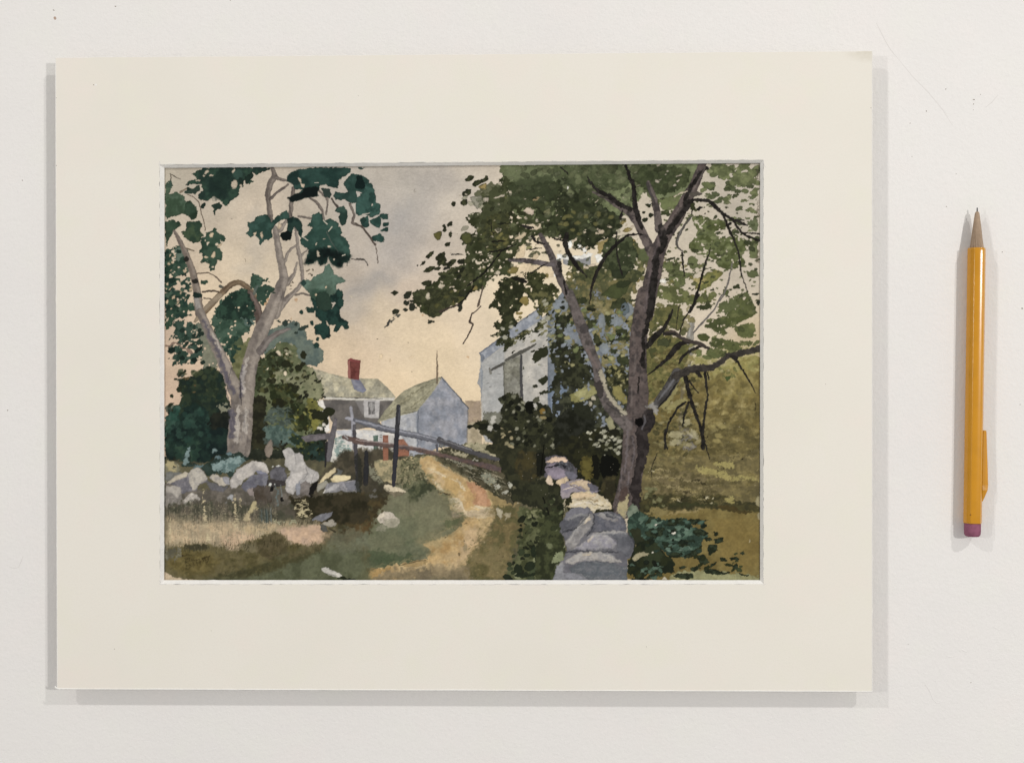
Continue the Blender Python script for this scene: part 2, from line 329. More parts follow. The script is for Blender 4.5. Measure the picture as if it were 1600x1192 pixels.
# arching mass, upper left
F('A','250,112 300,80 340,58 870,58 868,75 800,98 742,118 728,95 712,150 738,158 700,195 665,150 655,220 625,190 635,235 600,292 550,325 520,368 480,320 420,278 370,322 300,310 305,270 335,240 330,190 260,190 195,205 235,160 290,140','293f36', col2='34503f', c2s=12, rough=1.3, rs=4, edge=.18)
F('A','470,70 560,60 560,250 480,320 380,270 380,190','1d302b', a=.6, soft=8, rough=3, edge=0); F('A','560,90 640,70 660,130 600,160','3f5f52',a=.7,soft=3)
D('A','365,95,24,11,-40 345,125,12,6 585,190,27,32,20 580,85,10,22,30 400,120,18,8 300,160,22,6,-10 640,200,9','b9a991')
F('A','190,250 225,215 262,222 280,198 315,200 312,248 270,262 240,255 205,270','33463a',rough=1.3)
D('A','340,355,17,24,30 220,225,20,12 640,165,30,16,70 690,150,20,40,15 720,120,16,30','24372e')
F('A','400,350 470,335 490,355 470,385 440,395 432,438 408,402 425,385','2c4136',rough=.9)
K('A','80,110,7 110,125,8 160,152,4','5d5244'); K('A','82,110,5 85,160,8','5d5244'); F('A','70,165 90,160 102,190 80,215 45,215','41594a',rough=1)
K('A','160,250,18 200,225,14','8d7c66')
# limbs of the left tree
GAIN[:] = [1.08, 1.08, 1.07]
TK, TS, TH = '857a70', '6b625c', '9c9186'
def limb(t, s, c=TK, sh=TS, hi=TH, **k):
    K(t, s, c, var=.06, col2=sh, c2s=14, c2b=-.12, rough=.6, **k)
    p = [[float(v) for v in q.split(',')] for q in s.split()]
    K(t, [(x-w*.26, y, w*.34) for x, y, w in p], sh, a=.45, soft=1.5, rough=1, edge=0)
    K(t, [(x+w*.2, y, w*.3) for x, y, w in p], hi, a=.4, soft=1.5, rough=1, edge=0)
UP = ('756a61','5f554f','8a7f74')
limb('A','885,62,24 905,130,48 868,185,48 845,260,46 855,330,38 862,400,42 878,480,30',*UP)
limb('A','905,135,40 950,152,24 1010,165,16',*UP); limb('A','1012,192,12 930,245,18 868,305,22',*UP)
limb('A','1050,225,30 1035,330,36 1028,440,30',*UP); K('A','1020,350,6 1035,440,8','57504b')
limb('A','1160,700,12 1100,755,22'); limb('A','1078,660,14 1015,705,22 982,790,24'); limb('A','1080,800,14 1055,890,26 1000,965,46')
limb('A','1065,515,16 1080,620,26 1092,720,32 1112,800,32 1122,935,26 1085,1005,32 1000,1080,44 930,1165,62')
limb('A','998,470,18 940,545,44'); limb('A','905,530,40 925,650,54 945,760,60 965,860,64 980,925,72 955,980,92 928,1070,88 905,1200,86')
limb('A','1068,1055,16 1115,1038,16 1190,1062,10',*UP); limb('A','1090,440,14 1200,456,18',*UP)
limb('A','1165,285,14 1240,340,24 1278,395,24 1288,470,18',*UP); limb('A','1300,250,20 1320,320,18 1310,430,10',*UP)
limb('A','1250,240,12 1300,285,14',*UP); K('A','1350,300,14 1385,350,20 1420,400,12','4f4640'); limb('A','1495,340,18 1530,430,20 1510,495,22 1590,520,20',*UP)
K('A','285,885,9 380,878,9 430,905,9 478,952,14','665548'); K('A','335,1028,14 400,1018,14 470,1032,14','5a4c40'); K('A','345,1075,10 390,1080,10 425,1098,10','6a5c50')
K('A','205,690,10 268,708,7','6c5c4c'); K('A','215,272,6 265,288,7 308,330,9 320,400,6 345,480,6 356,548,7','6b5b4c'); K('A','470,985,20 510,1000,22','57564e')
limb('A','112,555,22 160,645,38 212,750,46 262,890,56 292,1030,62 312,1200,72','7e7064','685c54','90857a')
K('D','285,30,40 310,130,50','96928e', a=.7, soft=3)
BR = ('75614a','5e4b3a','8d7a60')
limb('A','340,1200,44 430,1095,46 500,1022,48 560,970,48 625,952,42 690,992,46 738,1070,52 772,1200,62',*BR)
K('D','272,210,20 330,140,28 380,80,40 470,10,40','8b7b66',rough=.8); limb('D','705,-10,48 765,100,66 790,240,66','685850','554740','80716a')
D('A','275,945,26,20 205,770,20,18','2e2b26'); F('A','262,1030 330,1040 325,1080 270,1078','20302a',rough=1.5)
# trunk
limb('D','318,140,70 375,270,72 440,400,84 490,510,90 540,620,100 585,720,116 630,830,130')
limb('D','930,-20,84 850,180,110 805,260,116 760,380,122 725,480,122 692,620,122 672,830,130')
limb('D','1022,265,16 925,298,42 850,352,54 790,440,64','7a716c','655c58','8f857c')
limb('D','645,800,170 645,900,176 638,1020,184 620,1210,184')
limb('G','632,-20,186 618,90,184 606,190,160')
for s in ('560,900,40 575,1000,50 560,1100,40','340,200,16 400,340,22 470,480,26 520,640,30 580,760,30','660,560,24 645,700,24 640,790,20'):
    K('D', s, '565260', a=.75, soft=4, rough=2, edge=0)
for s in ('690,500,20 650,640,24 660,760,20','620,880,30 610,1000,36 600,1150,30','680,900,24 670,1060,30','420,300,14 470,430,18'):
    K('D', s, 'aaa298', a=.7, soft=3, rough=2, edge=0)
r = np.random.RandomState(3)
for i in range(90):
    x = 560+r.rand()*150; y = 800+r.rand()*390
    K('D', [(x,y,4),(x+r.randn()*6,y+20+r.rand()*40,3)], ['6a6362','9c9288','716e78','8b8278'][i % 4], a=.35, rough=1, rs=3)
K('D','630,650,8 635,770,10 640,860,6','3f3b40',a=.8); K('D','560,570,6 520,760,6 560,880,6','4d4a50',a=.6); K('D','500,640,4 520,760,4','3c3c40',a=.5)
GAIN[:] = [1, 1, 1]
# dark clusters over the limbs
F('A','1005,130 1022,100 1092,72 1200,58 1500,58 1502,100 1440,132 1412,158 1402,222 1350,216 1292,190 1250,210 1240,288 1150,292 1100,312 1040,332 998,298 1060,270 1110,255 1118,228 1060,228 1050,190 1000,170','24413a', col2='2f4f46', c2s=14, rough=1.1, rs=4, edge=.18)
F('A','1130,215 1250,205 1240,288 1150,292 1100,312 1040,332 998,298 1060,272 1112,255','151f1e', rough=1, soft=3); F('A','1005,130 1090,72 1105,190 1050,195 1000,170','1d332e',a=.7,rough=1.5,soft=4)
F('A','1085,132 1112,150 1112,185 1142,190 1132,218 1112,212 1108,180 1085,150','bdab92', rough=.5); K('A','1215,178,4 1245,180,8','c9c1ae')
F('A','1440,190 1470,145 1512,98 1572,112 1650,160 1660,290 1540,240 1562,300 1540,342 1490,330 1450,312 1390,310 1362,280 1386,243 1440,258 1480,240','2b4840', col2='35544b', c2s=9, rough=1, edge=.16)
F('A','1265,222 1330,218 1352,270 1330,302 1292,278','36463f',rough=1); F('A','1542,320 1602,268 1680,300 1680,440 1570,422 1545,370','2d4c43',rough=1,edge=.16)
F('B','0,118 40,130 60,180 122,180 122,222 142,240 150,330 186,348 184,420 132,440 100,452 100,410 20,440 -10,420 -10,300 62,240 -10,230','2b4a42', col2='3c6056', c2s=8, rough=.9, edge=.18)
F('B','0,118 40,130 60,190 60,225 -20,225','152826',rough=.8)
for s in ('18,470 90,430 96,520 52,528','98,470 180,430 190,490 180,528 150,525 108,500','170,430 210,418 245,422 243,462 200,468','203,488 247,484 247,515 205,518','182,545 242,518 247,556 192,556','112,600 178,572 218,610 205,648 170,635 120,628'):
    F('B', s, '26453d', col2='35594f', rough=.7, rs=3, edge=.18)
K('B','18,440,10 50,425,12 100,415,6','bcb2a2'); D('B','120,350,8','c0b5a3')
F('B','0,60 60,58 40,78 15,75','3a544c')
K('B','-10,495,14 50,530,16 100,600,18 140,660,14','5c5047'); K('B','145,660,7 160,720,6 162,800,9','7c6e62',rough=1); K('B','0,770,9 55,772,9 85,822,9','55504a'); K('A','1510,775,8 1600,780,8','5f564e')
F('A','1382,370 1455,358 1482,430 1466,500 1430,514 1402,456 1420,420 1383,402','3c584c',col2='2b443b',rough=.9,edge=.16); F('A','1565,470 1600,442 1630,470 1600,502','27423a',rough=.8)
F('A','672,575 705,548 688,515 690,485 742,480 760,440 850,422 872,492 925,430 1000,393 1022,430 1010,462 960,465 900,512 880,552 886,602 860,628 825,622 790,672 778,620 750,588 712,606','395a4f', col2='2c4a40', c2s=12, rough=1, rs=4, edge=.2)
D('A','800,590,9,28,-5 745,575,12,14,60 940,515,14,26','c2ae90')
F('A','1000,462 1045,440 1100,455 1122,500 1118,618 1092,575 1062,512 1045,552 1032,622 980,632 938,592 960,562 1000,550','1c332e', col2='2b463d', rough=.9, edge=.15)
F('A','938,592 960,562 1000,550 1035,560 1030,622 980,632','121d1b',rough=.9)
F('A','1105,622 1172,570 1202,530 1158,510 1190,470 1202,430 1252,403 1282,430 1288,470 1342,455 1402,490 1432,560 1415,592 1468,605 1492,680 1500,742 1490,790 1440,800 1430,842 1362,822 1325,750 1310,800 1262,822 1240,780 1205,812 1138,810 1152,770 1172,700 1108,660','2f4f44', col2='3a5c50', c2s=12, rough=1.2, rs=4, edge=.2)
F('A','1180,700 1300,680 1500,740 1490,790 1440,800 1430,842 1362,822 1325,750 1310,800 1262,822 1240,780 1205,812 1138,810 1152,770','131f1d', rough=1.2, soft=8, col2='1c302a')
for s in ('1325,555,7 1355,520,9','1285,470,7 1315,500,9','1435,745,7 1455,735,9','1125,600,7 1165,628,8'): K('A', s, 'c4bba6')
D('A','1230,655,7,9 1330,672,16,8,20 1245,735,12,26,-15 1368,775,7 1295,615,10,5','bcae96'); K('A','1310,560,10 1350,640,8 1400,715,4','5c665c',a=.8); K('A','1475,790,6 1472,825,5','3a4a42')
F('A','1282,880 1300,820 1332,815 1368,862 1372,892 1452,920 1466,955 1382,968 1392,1030 1332,1072 1320,1110 1292,1182 1240,1160 1240,1120 1200,1112 1185,1050 1142,1002 1102,962 1128,933 1190,940 1202,912','4f6655', col2='5f7a69', c2s=13, rough=1, rs=4, edge=.18, grad=(0,-1))
F('A','1180,1010 1290,1000 1340,1060 1320,1110 1292,1190 1240,1165 1240,1120 1200,1112','33503f', a=.8, soft=5, rough=2)
D('A','1305,990,11 1230,1050,14,9,-30','c4ae8d'); F('A','1100,960 1130,933 1155,960 1130,985','2c4840',rough=.6)
L('A','1150,850 1220,850 1220,920 1150,930',9,(1,2.5),['4a3f30','6b5d45'],asp=.6,seed=17,al=.8); L('A','950,930 1060,950 1060,1010 990,1010',8,(.7,1.4),['7a6b58'],seed=18)
F('D','1182,15 1250,60 1235,108 1300,127 1360,102 1388,60 1330,52 1330,18 1380,-10 1400,-50 1438,-20 1438,82 1412,132 1432,190 1482,205 1482,262 1450,270 1432,235 1402,288 1362,270 1382,235 1312,240 1302,190 1342,270 1340,342 1310,332 1280,352 1255,310 1222,322 1208,240 1282,222 1218,160 1222,130','28483f', col2='1d3530', c2s=9, rough=.9, rs=4, edge=.16)
F('D','1230,-20 1290,-30 1340,10 1360,100 1300,127 1235,108','2f4538',rough=1)
D('D','1112,135,17 1240,345,13,16 1230,397,23 1290,342,11 1195,220,14,18 1470,250,18 1385,272,20','26433b'); F('D','1140,105 1165,95 1228,108 1215,148 1165,140','2a463c',rough=.9)
D('A','1415,1045,24,28 1420,1110,26,40','28483f')
D('D','985,222,24,22,-30 1015,205,16,6 1130,258,44,16,-25 1070,230,14 1072,298,11 935,208,18,8,20','36453d')
F('A','712,950 726,900 755,882 790,912 845,932 792,968 772,1012 722,1012','4c6655', col2='3a5644', rough=1.6, rs=3, holes=.2)
F('A','745,1020 800,980 900,985 892,1030 842,1078 815,1150 772,1110','355040', rough=1.6, holes=.25)
K('A','730,1020,6 770,980,20 740,1040,24','5d6b62',a=.8)
L('A','700,880 910,940 900,1060 760,1010',16,(1.2,3),['3d5a49','2e4839'],asp=.6,seed=19)
F('A','455,1150 480,1115 545,1050 600,1012 660,1000 700,1050 745,1130 750,1240 440,1240','33503f', col2='24392f', c2s=8, rough=2, rs=4, holes=.2)
# ------------------------------------------------------------------ ground, path, field wall and fence
F('P','240,715 330,722 440,715 540,720 600,700 650,712 740,690 800,700 900,760 900,925 240,925','6b6549', col2='5a5640', c2s=20, rough=2, smooth=1, soft=2)
# meadow greens, wet
F('P','500,790 590,760 640,740 690,780 720,830 690,860 700,900 600,925 420,925 480,880 520,830','6f7056', col2='807d60', c2s=26, rough=4, soft=14, edge=0)
F('P','560,800 640,800 680,830 670,860 640,890 560,890','6c7054', rough=5, soft=20, edge=0); F('P','600,750 680,750 710,790 650,800 600,790','76755a', rough=5, soft=16, edge=0, a=.8)
K('P','480,900,26 560,885,24 640,872,16','4c593c', a=.7, soft=8, rough=4, edge=0); K('P','640,750,20 600,790,26 580,830,20','7c7a5c', a=.5, soft=12, rough=4, edge=0)
F('P','490,765 560,755 620,765 600,790 580,830 540,860 500,850 500,800','463c26', col2='574a2c', c2s=10, rough=4, soft=8, edge=0)
F('P','540,700 625,700 640,745 600,765 540,770 505,790 480,770 500,745','4a4536', col2='5a5240', c2s=9, rough=3, soft=8, edge=0)
K('P','540,800,14 580,815,16 545,840,14','6b4f2c', a=.6, soft=8, rough=4, edge=0)
# sunny bank at the foot of the barns
F('H','130,240 290,235 480,215 560,200 640,225 560,330 560,390 430,400 390,450 330,420 210,410 150,340','ad9d74', col2='87805f', c2s=7, rough=1.6, rs=4, edge=0)
F('H','350,230 470,215 520,290 540,360 470,420 400,460 340,440 330,330','7d7a57', col2='58573d', c2s=5, rough=2.4, rs=3, dry=.3, edge=0)
for i in range(60):
    r = np.random.RandomState(i+300); x = 300+r.rand()*240; y = 230+r.rand()*200
    K('H', [(x,y,5),(x+18-r.rand()*40,y+30+r.rand()*40,2)], ['55553c','b5a77e','70704f','9a8f66'][i % 4], a=.8, rough=.8, rs=3)
F('H','90,270 140,300 210,430 150,410 100,360','84826a', rough=2, rs=4, dry=.3)
F('H','400,450 480,400 590,400 640,450 560,480 470,560 410,560','3f4630', col2='5d6142', c2s=8, rough=3, soft=6, edge=0, a=.9)
for i in range(70):
    r = np.random.RandomState(i+2100); x = 500+r.rand()*210; y = 745+r.rand()*150
    K('P', [(x,y,5),(x+8+r.rand()*14,y-3+r.randn()*3,3)], ['7f8062','55613f','8c8a68','4c5a3c'][i % 4], a=.3, rough=2, rs=4, soft=5, edge=0)
# lane
F('H','470,228 560,205 650,265 850,380 1000,450 1065,580 1085,680 1040,740 1005,830 925,930 850,1060 700,1110 500,1160 240,1190 -40,1190 20,1120 250,1060 540,1020 585,950 515,890 700,835 800,770 830,690 740,640 718,540 690,500 610,450 540,340','b89762', col2='c4a774', c2s=14, rough=2, rs=6, soft=3, edge=0, var=.08)
F('H','510,890 700,840 900,780 1000,800 920,930 830,1010 620,1060 540,1010 590,950','b08a52', col2='b99a66', c2s=12, rough=3, soft=8, edge=0)
F('H','840,760 1010,760 1000,840 920,930 850,1010 740,1080 820,930','bfa27a', a=.85, rough=4, soft=12, edge=0)
F('H','540,340 640,300 760,380 850,480 830,540 730,510 640,460','b9985f', rough=2, soft=5, edge=0, col2='c2a67a')
F('H','845,400 925,415 1000,465 1040,560 1045,605 910,592 905,500','b0805a', col2='ba8b66', c2s=7, rough=1.2, edge=0, soft=3); F('H','830,480 910,480 910,600 850,600','ba945c',a=.8,soft=6,edge=0,rough=3)
F('H','718,545 790,520 830,570 850,640 1060,612 1085,640 1080,680 960,690 850,680 800,670 745,610','c4b08c', col2='b39f7e', c2s=6, rough=1.4, rs=4, edge=0); F('H','740,620 800,660 850,680 750,690 735,650','94846f',a=.7,soft=3)
for s in ('585,380,14 620,420,26 680,480,20','780,390,10 840,470,24','600,330,8 700,370,14 780,410,10','560,300,8 650,340,10','730,540,20 790,560,26 830,600,18','900,605,16 1000,610,20 1060,625,14'):
    K('H', s, 'c9bb9d', a=.7, soft=2, rough=1.2, rs=4, dry=.25, edge=0)
for s in ('640,270,10 760,330,12 880,400,8','560,360,10 600,430,12','690,700,8 820,690,10 940,680,6','860,640,6 1000,650,8'):
    K('H', s, 'a58f66', a=.6, soft=2, rough=1.4, edge=0)
for i in range(46):
    r = np.random.RandomState(i+900); x = 640+r.rand()*380; y = 660+r.rand()*330
    K('H', [(x,y,6),(x+50+r.rand()*60,y-8+r.rand()*10,3)], ['c6ac7d','9e8459','ad8d5a','c9b48c'][i % 4], a=.4, rough=1, rs=3, soft=1.5, edge=0)
F('H','-40,1190 20,1150 250,1090 420,1080 620,1060 860,1060 1000,1000 1120,1100 1150,1190','7d6f52', col2='8d7c5c', c2s=12, rough=4, soft=14, edge=0, a=.92)
F('H','-30,1180 40,1110 140,1085 280,1075 180,1130 60,1180','af8c54', col2='a07f4c', rough=2, rs=4, edge=.1); F('H','330,1050 450,1020 560,1030 520,1060 400,1075','a98d5c',rough=2)
K('H','20,1120,8 160,1080,8','5a5a3c',a=.6); K('H','330,1060,6 460,1030,8 540,1020,6','5b5035',a=.7)
F('H','440,1110 560,1090 600,1160 520,1180','6f6450',a=.5,soft=8,edge=0,rough=3)
for q, c, a in (('600,480 720,500 760,640 720,820 560,900 440,800 480,620','84805e',.5),('300,560 460,520 520,640 420,760 280,700','7c7a5a',.4),('60,880 300,800 420,860 300,960 80,980','7a7657',.35),('480,860 640,820 800,740 860,800 700,900 560,960','a08c60',.4),('640,1000 900,900 1000,960 860,1090 640,1110','b39a70',.5),('950,700 1090,640 1140,760 1040,900 940,900','a38d60',.45)):
    F('H', q, c, a=a, rough=6, rs=16, soft=22, edge=0)
for i in range(120):                              # grass worked over the edge of the lane
    r = np.random.RandomState(i+2600); t = r.rand()
    x, y = [(540+t*180, 350+t*200), (740-t*40+t*130, 560+t*130), (850-t*330, 690+t*190), (590-t*560, 960+t*150)][i % 4]
    x += r.randn()*16; y += r.randn()*10
    K('H', [(x-20,y+4,5),(x+10,y,9),(x+34,y-6,4)], ['73714f','8f7f56','5f6445','a58d5c','7d7a58'][i % 5], a=.5, rough=2, rs=4, soft=3, edge=0)
for i in range(90):
    r = np.random.RandomState(i+2800); t = r.rand()
    x, y = [(1060-t*10, 600+t*100), (1050-t*130, 730+t*200), (920-t*80, 930+t*130)][i % 3]
    x += r.randn()*24; y += r.randn()*14
    K('H', [(x-14,y+10,6),(x+6,y,10),(x+24,y-12,4)], ['8f7b50','a98f60','77693f','6b6440'][i % 4], a=.45, rough=2, rs=4, soft=3, edge=0)
# right verge
F('H','1040,520 1200,590 1330,620 1330,760 1250,900 1200,1000 1150,1180 900,1190 850,1070 940,930 1020,830 1085,680','7a6a42', col2='66603a', c2s=9, rough=4, soft=10, edge=0)
F('H','900,950 1050,900 1180,900 1150,1150 950,1150 880,1060','83744c', a=.75, soft=14, rough=4, edge=0, col2='6a6238')
F('H','1000,480 1120,520 1280,580 1200,600 1060,590','a38a58', a=.85, soft=5, rough=3, edge=0)
F('H','-20,950 150,930 290,975 280,1020 180,1040 -20,1010','4c5a3c', a=.6, soft=5, rough=3, edge=.1)
for i in range(130):
    r = np.random.RandomState(i+1200); x = 880+r.rand()*330; y = 650+r.rand()*520
    if x+y*.5 > 1210: D('H', f'{x:.0f},{y:.0f},{4+r.rand()*8:.0f},3,{r.randint(-60,30)}', ['8f7c4a','4d4727','a08a58','5f5a32'][i % 4], al=.5, edge=0)
D('H','800,970,9,14 690,840,8,5 840,870,5,8 850,735,12,5,-20','6e5c3e',al=.8,edge=0); D('H','845,920,14,26','8d8160',al=.6,soft=3)
F('H','680,720 760,690 830,700 790,760 700,770','5f6544',a=.8,rough=3,soft=6,edge=0); K('H','640,490,10 740,510,8','5a4a30',rough=2,dry=.3)
# bank and brush under the rails
F('H','590,205 740,130 900,170 1100,250 1200,300 1240,600 1120,540 980,450 850,370 700,270','45432f', col2='5d563f', c2s=7, rough=2, rs=5, edge=0)
for i in range(70):
    r = np.random.RandomState(i+500); u = r.rand(); x = 640+u*480; y = 190+u*230+r.randn()*34
    K('H', [(x,y,8),(x+45+r.rand()*40,y+22+r.rand()*20,4)], ['9c9579','2c2b22','7f7a60','b0a588','3a3a2b'][i % 5], a=.85, rough=1.2, rs=3)
F('H','720,160 860,195 870,220 770,200','a59c7c',rough=2,rs=3); F('H','780,130 860,105 1000,110 1100,170 1155,240 1100,245 990,190 880,150','a79e7d', col2='8b8566', c2s=5, rough=2.4, rs=3, edge=0)
K('H','760,120,12 900,170,18 1040,220,20 1160,260,10','3b392d', rough=2.2, rs=4); K('H','700,215,10 850,280,16 1000,340,10','8d8a74',rough=2,rs=3,dry=.3)
F('H','975,350 1020,335 1085,390 1085,430 1030,430 985,400','8a8a74', rough=2, rs=3, holes=.3, edge=0); D('H','1100,448,24,20 1200,425,20,30 1160,490,22,14 1240,535,7 1300,575,14,6 940,240,8,6 920,235,10,6 1265,280,18,22','a8a694', rough=1.6, edge=.05)
L('H','980,330 1100,400 1330,600 1250,600 1000,450',40,(.6,1.6),['c5b995','a79a6c','8b8560'],seed=30)
F('H','1085,610 1140,620 1145,680 1110,690','aaa084',rough=1.6); F('H','1150,660 1195,650 1190,690 1155,715','9f9374',rough=1.6)
# lower right of the verge: leaves
F('H','1230,620 1440,600 1600,680 1640,1200 1150,1200 1180,1080 1260,1000 1250,900 1320,760','666a45', col2='4b502f', c2s=9, rough=3, rs=6, soft=3)
F('H','1420,880 1500,850 1565,900 1550,960 1470,930','83838a', rough=2.5, soft=4, edge=0, a=.85); F('H','1570,740 1600,720 1600,790','83838a',rough=2); F('H','1360,1030 1440,1040 1450,1110 1370,1090','7f8276',a=.7,rough=2.5,soft=3,edge=0)
L('H','1250,690 1600,650 1600,900 1250,960',46,(2,6),['2d3120','373c26','4c5233','252a1c'],ang=-.2,da=.7,asp=.6,seed=31)
L('H','1180,1000 1330,930 1600,900 1600,1190 1150,1190',40,(2.5,6.5),['2e3524','3c452c','2b2f20','8d9168','495336'],ang=-.2,da=.7,asp=.7,seed=32)
D('H','1375,657,13,12 1325,665,10,8','1d1f18'); D('H','1330,980,26,14 1500,1000,32,36,30 1350,1065,44,34,-30 1260,1090,36,40 1390,1130,60,14,-10 1280,1140,50,14 1170,1150,30,24 1380,950,24,46','2c3523')
L('H','1300,620 1480,600 1500,680 1360,720',14,(2,4),['82835a','74774f'],seed=33)
# ---- field wall on the left
GAIN[:] = [1.06, 1.06, 1.06]
F('G','30,260 130,250 160,330 30,420','8a8468', col2='77735c', rough=2)
F('G','38,245 100,240 135,290 120,330 60,330','9c9068',rough=1.5,holes=.2); D('G','112,290,8,7','2a261c'); F('G','38,340 180,330 150,380 40,400','6f706f',a=.8,rough=1.5)
F('G','160,300 200,180 225,150 250,260 300,270 380,370 500,340 560,370 620,270 700,230 640,180 520,180 410,260','31453f', a=.9, rough=2, col2='27382f')
F('G','400,270 520,230 600,200 690,240 620,280 580,330 500,330 420,320','5c7370', col2='7b8f8b', c2s=5, rough=2.2, rs=3, holes=.22); D('G','425,165,22,14 215,190,18,30,20 225,150,12,12 200,250,22,40,15','718683', rough=1.4); D('G','300,290,40,16,-10 450,220,24,12 545,190,22,12','61787a',rough=1.4)
LT, SH, WM = 'a49d93', '716e73', '8d857c'
F('G','38,420 60,400 160,440 290,470 560,450 700,440 900,440 1010,470 1200,460 1200,540 1000,600 700,600 340,600 38,600','5d574c', col2='6f675c', c2s=10, rough=2.5, soft=4, edge=0)
F('G','38,440 160,452 175,560 100,610 38,610','8f887e', col2='7c766f', c2s=7, rough=1)
F('G','45,415 110,370 175,338 232,332 292,290 335,320 382,388 360,410 310,432 285,480 240,482 165,500 150,460','797579', col2='68666c', c2s=7, rough=.9)
F('G','45,415 110,370 175,338 228,332 215,372 170,382 90,420','aaa08c', rough=.9); F('G','228,332 292,290 335,320 382,388 350,405 315,422 290,460 262,478 238,440 222,370','a8a194', col2='9a948b', c2s=6, rough=.9); K('G','240,340,8 260,420,14 255,470,10','bcb2a0',a=.6)
F('G','40,440 100,440 165,455 150,520 140,545 100,500 40,490','9b948a', rough=1)
F('G','165,568 240,490 290,505 325,548 312,556 275,535 215,606','aea69a', col2='9c958c', c2s=4, rough=.7)
for s in ('190,570,4 250,505,5','215,590,4 270,520,5','240,500,4 300,530,4'): K('G', s, 'c2b9ab', a=.7)
F('G','388,378 420,345 470,362 492,372 545,372 552,432 500,438 470,440 440,412','a9a090', rough=.9, col2='948e88'); F('G','492,372 545,372 552,432 515,430','8b8a8e',rough=1)
F('G','350,400 430,410 470,440 540,440 500,490 400,480','68676f',a=.8,rough=1.5,soft=3)
F('G','650,420 720,350 855,345 845,435 760,470 690,490 640,460','64636d', col2='75747b', c2s=7, rough=1.2)
F('G','550,440 555,380 605,310 700,262 720,250 795,245 835,272 862,332 840,350 790,318 750,330 735,352 660,392 640,432 570,466','a9a299', col2='9b958f', c2s=8, rough=.9); F('G','720,250 795,245 835,272 862,335 820,320 760,290','b1aaa1',rough=.8,a=.9); F('G','740,320 790,318 855,350 780,350','7f8090',rough=.8)
F('G','680,470 730,440 745,490 760,520 700,525','8a7e78',rough=1.2); F('G','735,440 860,440 890,560 820,610 740,560','4e4438',col2='5a5148',rough=1.5)
F('G','862,335 920,280 985,300 1000,380 990,400 940,400 870,380','69676c', col2='5b595e', c2s=6, rough=1.1); F('G','840,400 880,385 950,400 985,400 980,440 870,450 840,430','443f3e',rough=1.2); D('G','930,286,22,6 890,290,8,5 870,428,14,12 905,432,6','bdbdb4'); D('G','880,468,16,20 960,545,12,16','1f1e1d')
F('G','965,165 1000,140 1035,148 1062,182 1112,187 1130,230 1152,285 1225,320 1252,350 1245,395 1190,420 1080,450 1050,510 990,490 985,400 1000,380 1030,335 985,285 978,205','a7a29c', col2='989490', c2s=10, rough=.9)
F('G','1040,340 1120,330 1180,310 1120,370 1080,430 1040,470 1000,440','b2aca5',a=.8,rough=1.2); F('G','1130,400 1215,430 1190,520 1100,540 1070,470','7c746e', rough=1.5, col2='6d655f'); F('G','1060,440 1110,400 1100,500 1070,520','8b8d94',rough=1.2)
for s in ('1000,170,6 1040,240,8 1080,280,6','1010,420,6 1060,370,6 1110,340,5','1170,330,6 1200,380,8','1020,500,5 1060,460,6','1000,350,5 1100,310,6'): K('G', s, 'bdb7af', a=.55, rough=.8)
for s in ('1060,190,4 1075,270,5','1150,290,5 1160,350,6 1130,390,5','1215,340,4 1190,410,5'): K('G', s, '7e7a78', a=.6)
F('G','1235,440 1300,395 1330,420 1290,460 1240,490','8f8b7c',rough=1); F('G','1238,432 1298,350 1370,294 1388,302 1380,335 1310,385 1265,420','bfae86', rough=.8); F('G','1330,390 1400,330 1388,300 1450,330 1400,370','64645f',rough=1.2)
F('G','1288,500 1310,420 1390,405 1500,400 1560,398 1572,480 1520,500 1440,475 1380,490 1310,492','8a878a', col2='787779', c2s=6, rough=1)
F('G','1338,385 1380,358 1440,355 1505,358 1500,385 1435,408 1395,412 1350,412','c8b88e', rough=.7, col2='bca97c'); F('G','1300,470 1380,420 1420,430 1380,470 1310,495','a3a09f',rough=1); F('G','1190,420 1240,400 1235,450 1190,540 1170,500','211f1d',rough=1.2)
F('G','1450,420 1550,400 1570,470 1480,480','75757c',rough=1); K('G','1290,495,8 1300,470,8','b5b0a6')
F('G','820,150 850,110 872,70 890,130 885,190 850,225 825,190','85786a', rough=1, col2='776b60')
F('G','510,548 552,503 582,518 572,548 520,575','989899', rough=.7, a=.95)
GAIN[:] = [1, 1, 1]
# dark earth, tall grass and the pale field
F('G','1000,520 1200,520 1560,490 1640,520 1640,740 1360,720 1200,700 1060,680','33301f', col2='443d2a', c2s=10, rough=3, soft=5, edge=0)
F('G','38,600 300,560 600,560 900,590 1060,600 1080,700 900,740 600,740 38,700','5f584a', col2='50503f', c2s=12, rough=4, soft=8, edge=0)
F('G','38,690 250,700 480,700 700,715 860,735 1100,730 1250,740 1290,790 1370,800 1290,870 1280,910 1100,910 900,900 700,890 600,960 480,920 38,930','b8a07c', col2='ab9878', c2s=12, rough=3, soft=26, edge=0)
F('G','500,830 640,800 780,830 740,870 600,930 540,940 480,890','bfa180', rough=3, soft=12, edge=0); F('G','930,770 1250,745 1290,790 1280,900 1150,910 1020,890 940,830','bf9f80', rough=2.5, soft=10, edge=0, col2='b79a80'); F('G','620,760 900,740 880,800 700,820','b8a077',a=.8,rough=2,soft=6,edge=0)
r = np.random.RandomState(8)
for i in range(760):
    x = 40+r.rand()**.9*880; y = 560+r.rand()*300; h = 30+r.rand()*100
    if y+h > 930: continue
    K('G', [(x+r.randn()*4,y,2),(x,y+h*.6,4),(x+r.randn()*3,y+h,5)], ['b5a47e','a8987a','6d6552','c0b18c','8c846c','918164'][r.randint(6)], a=.5, rough=.8, rs=3, dry=.36, soft=1, edge=0)
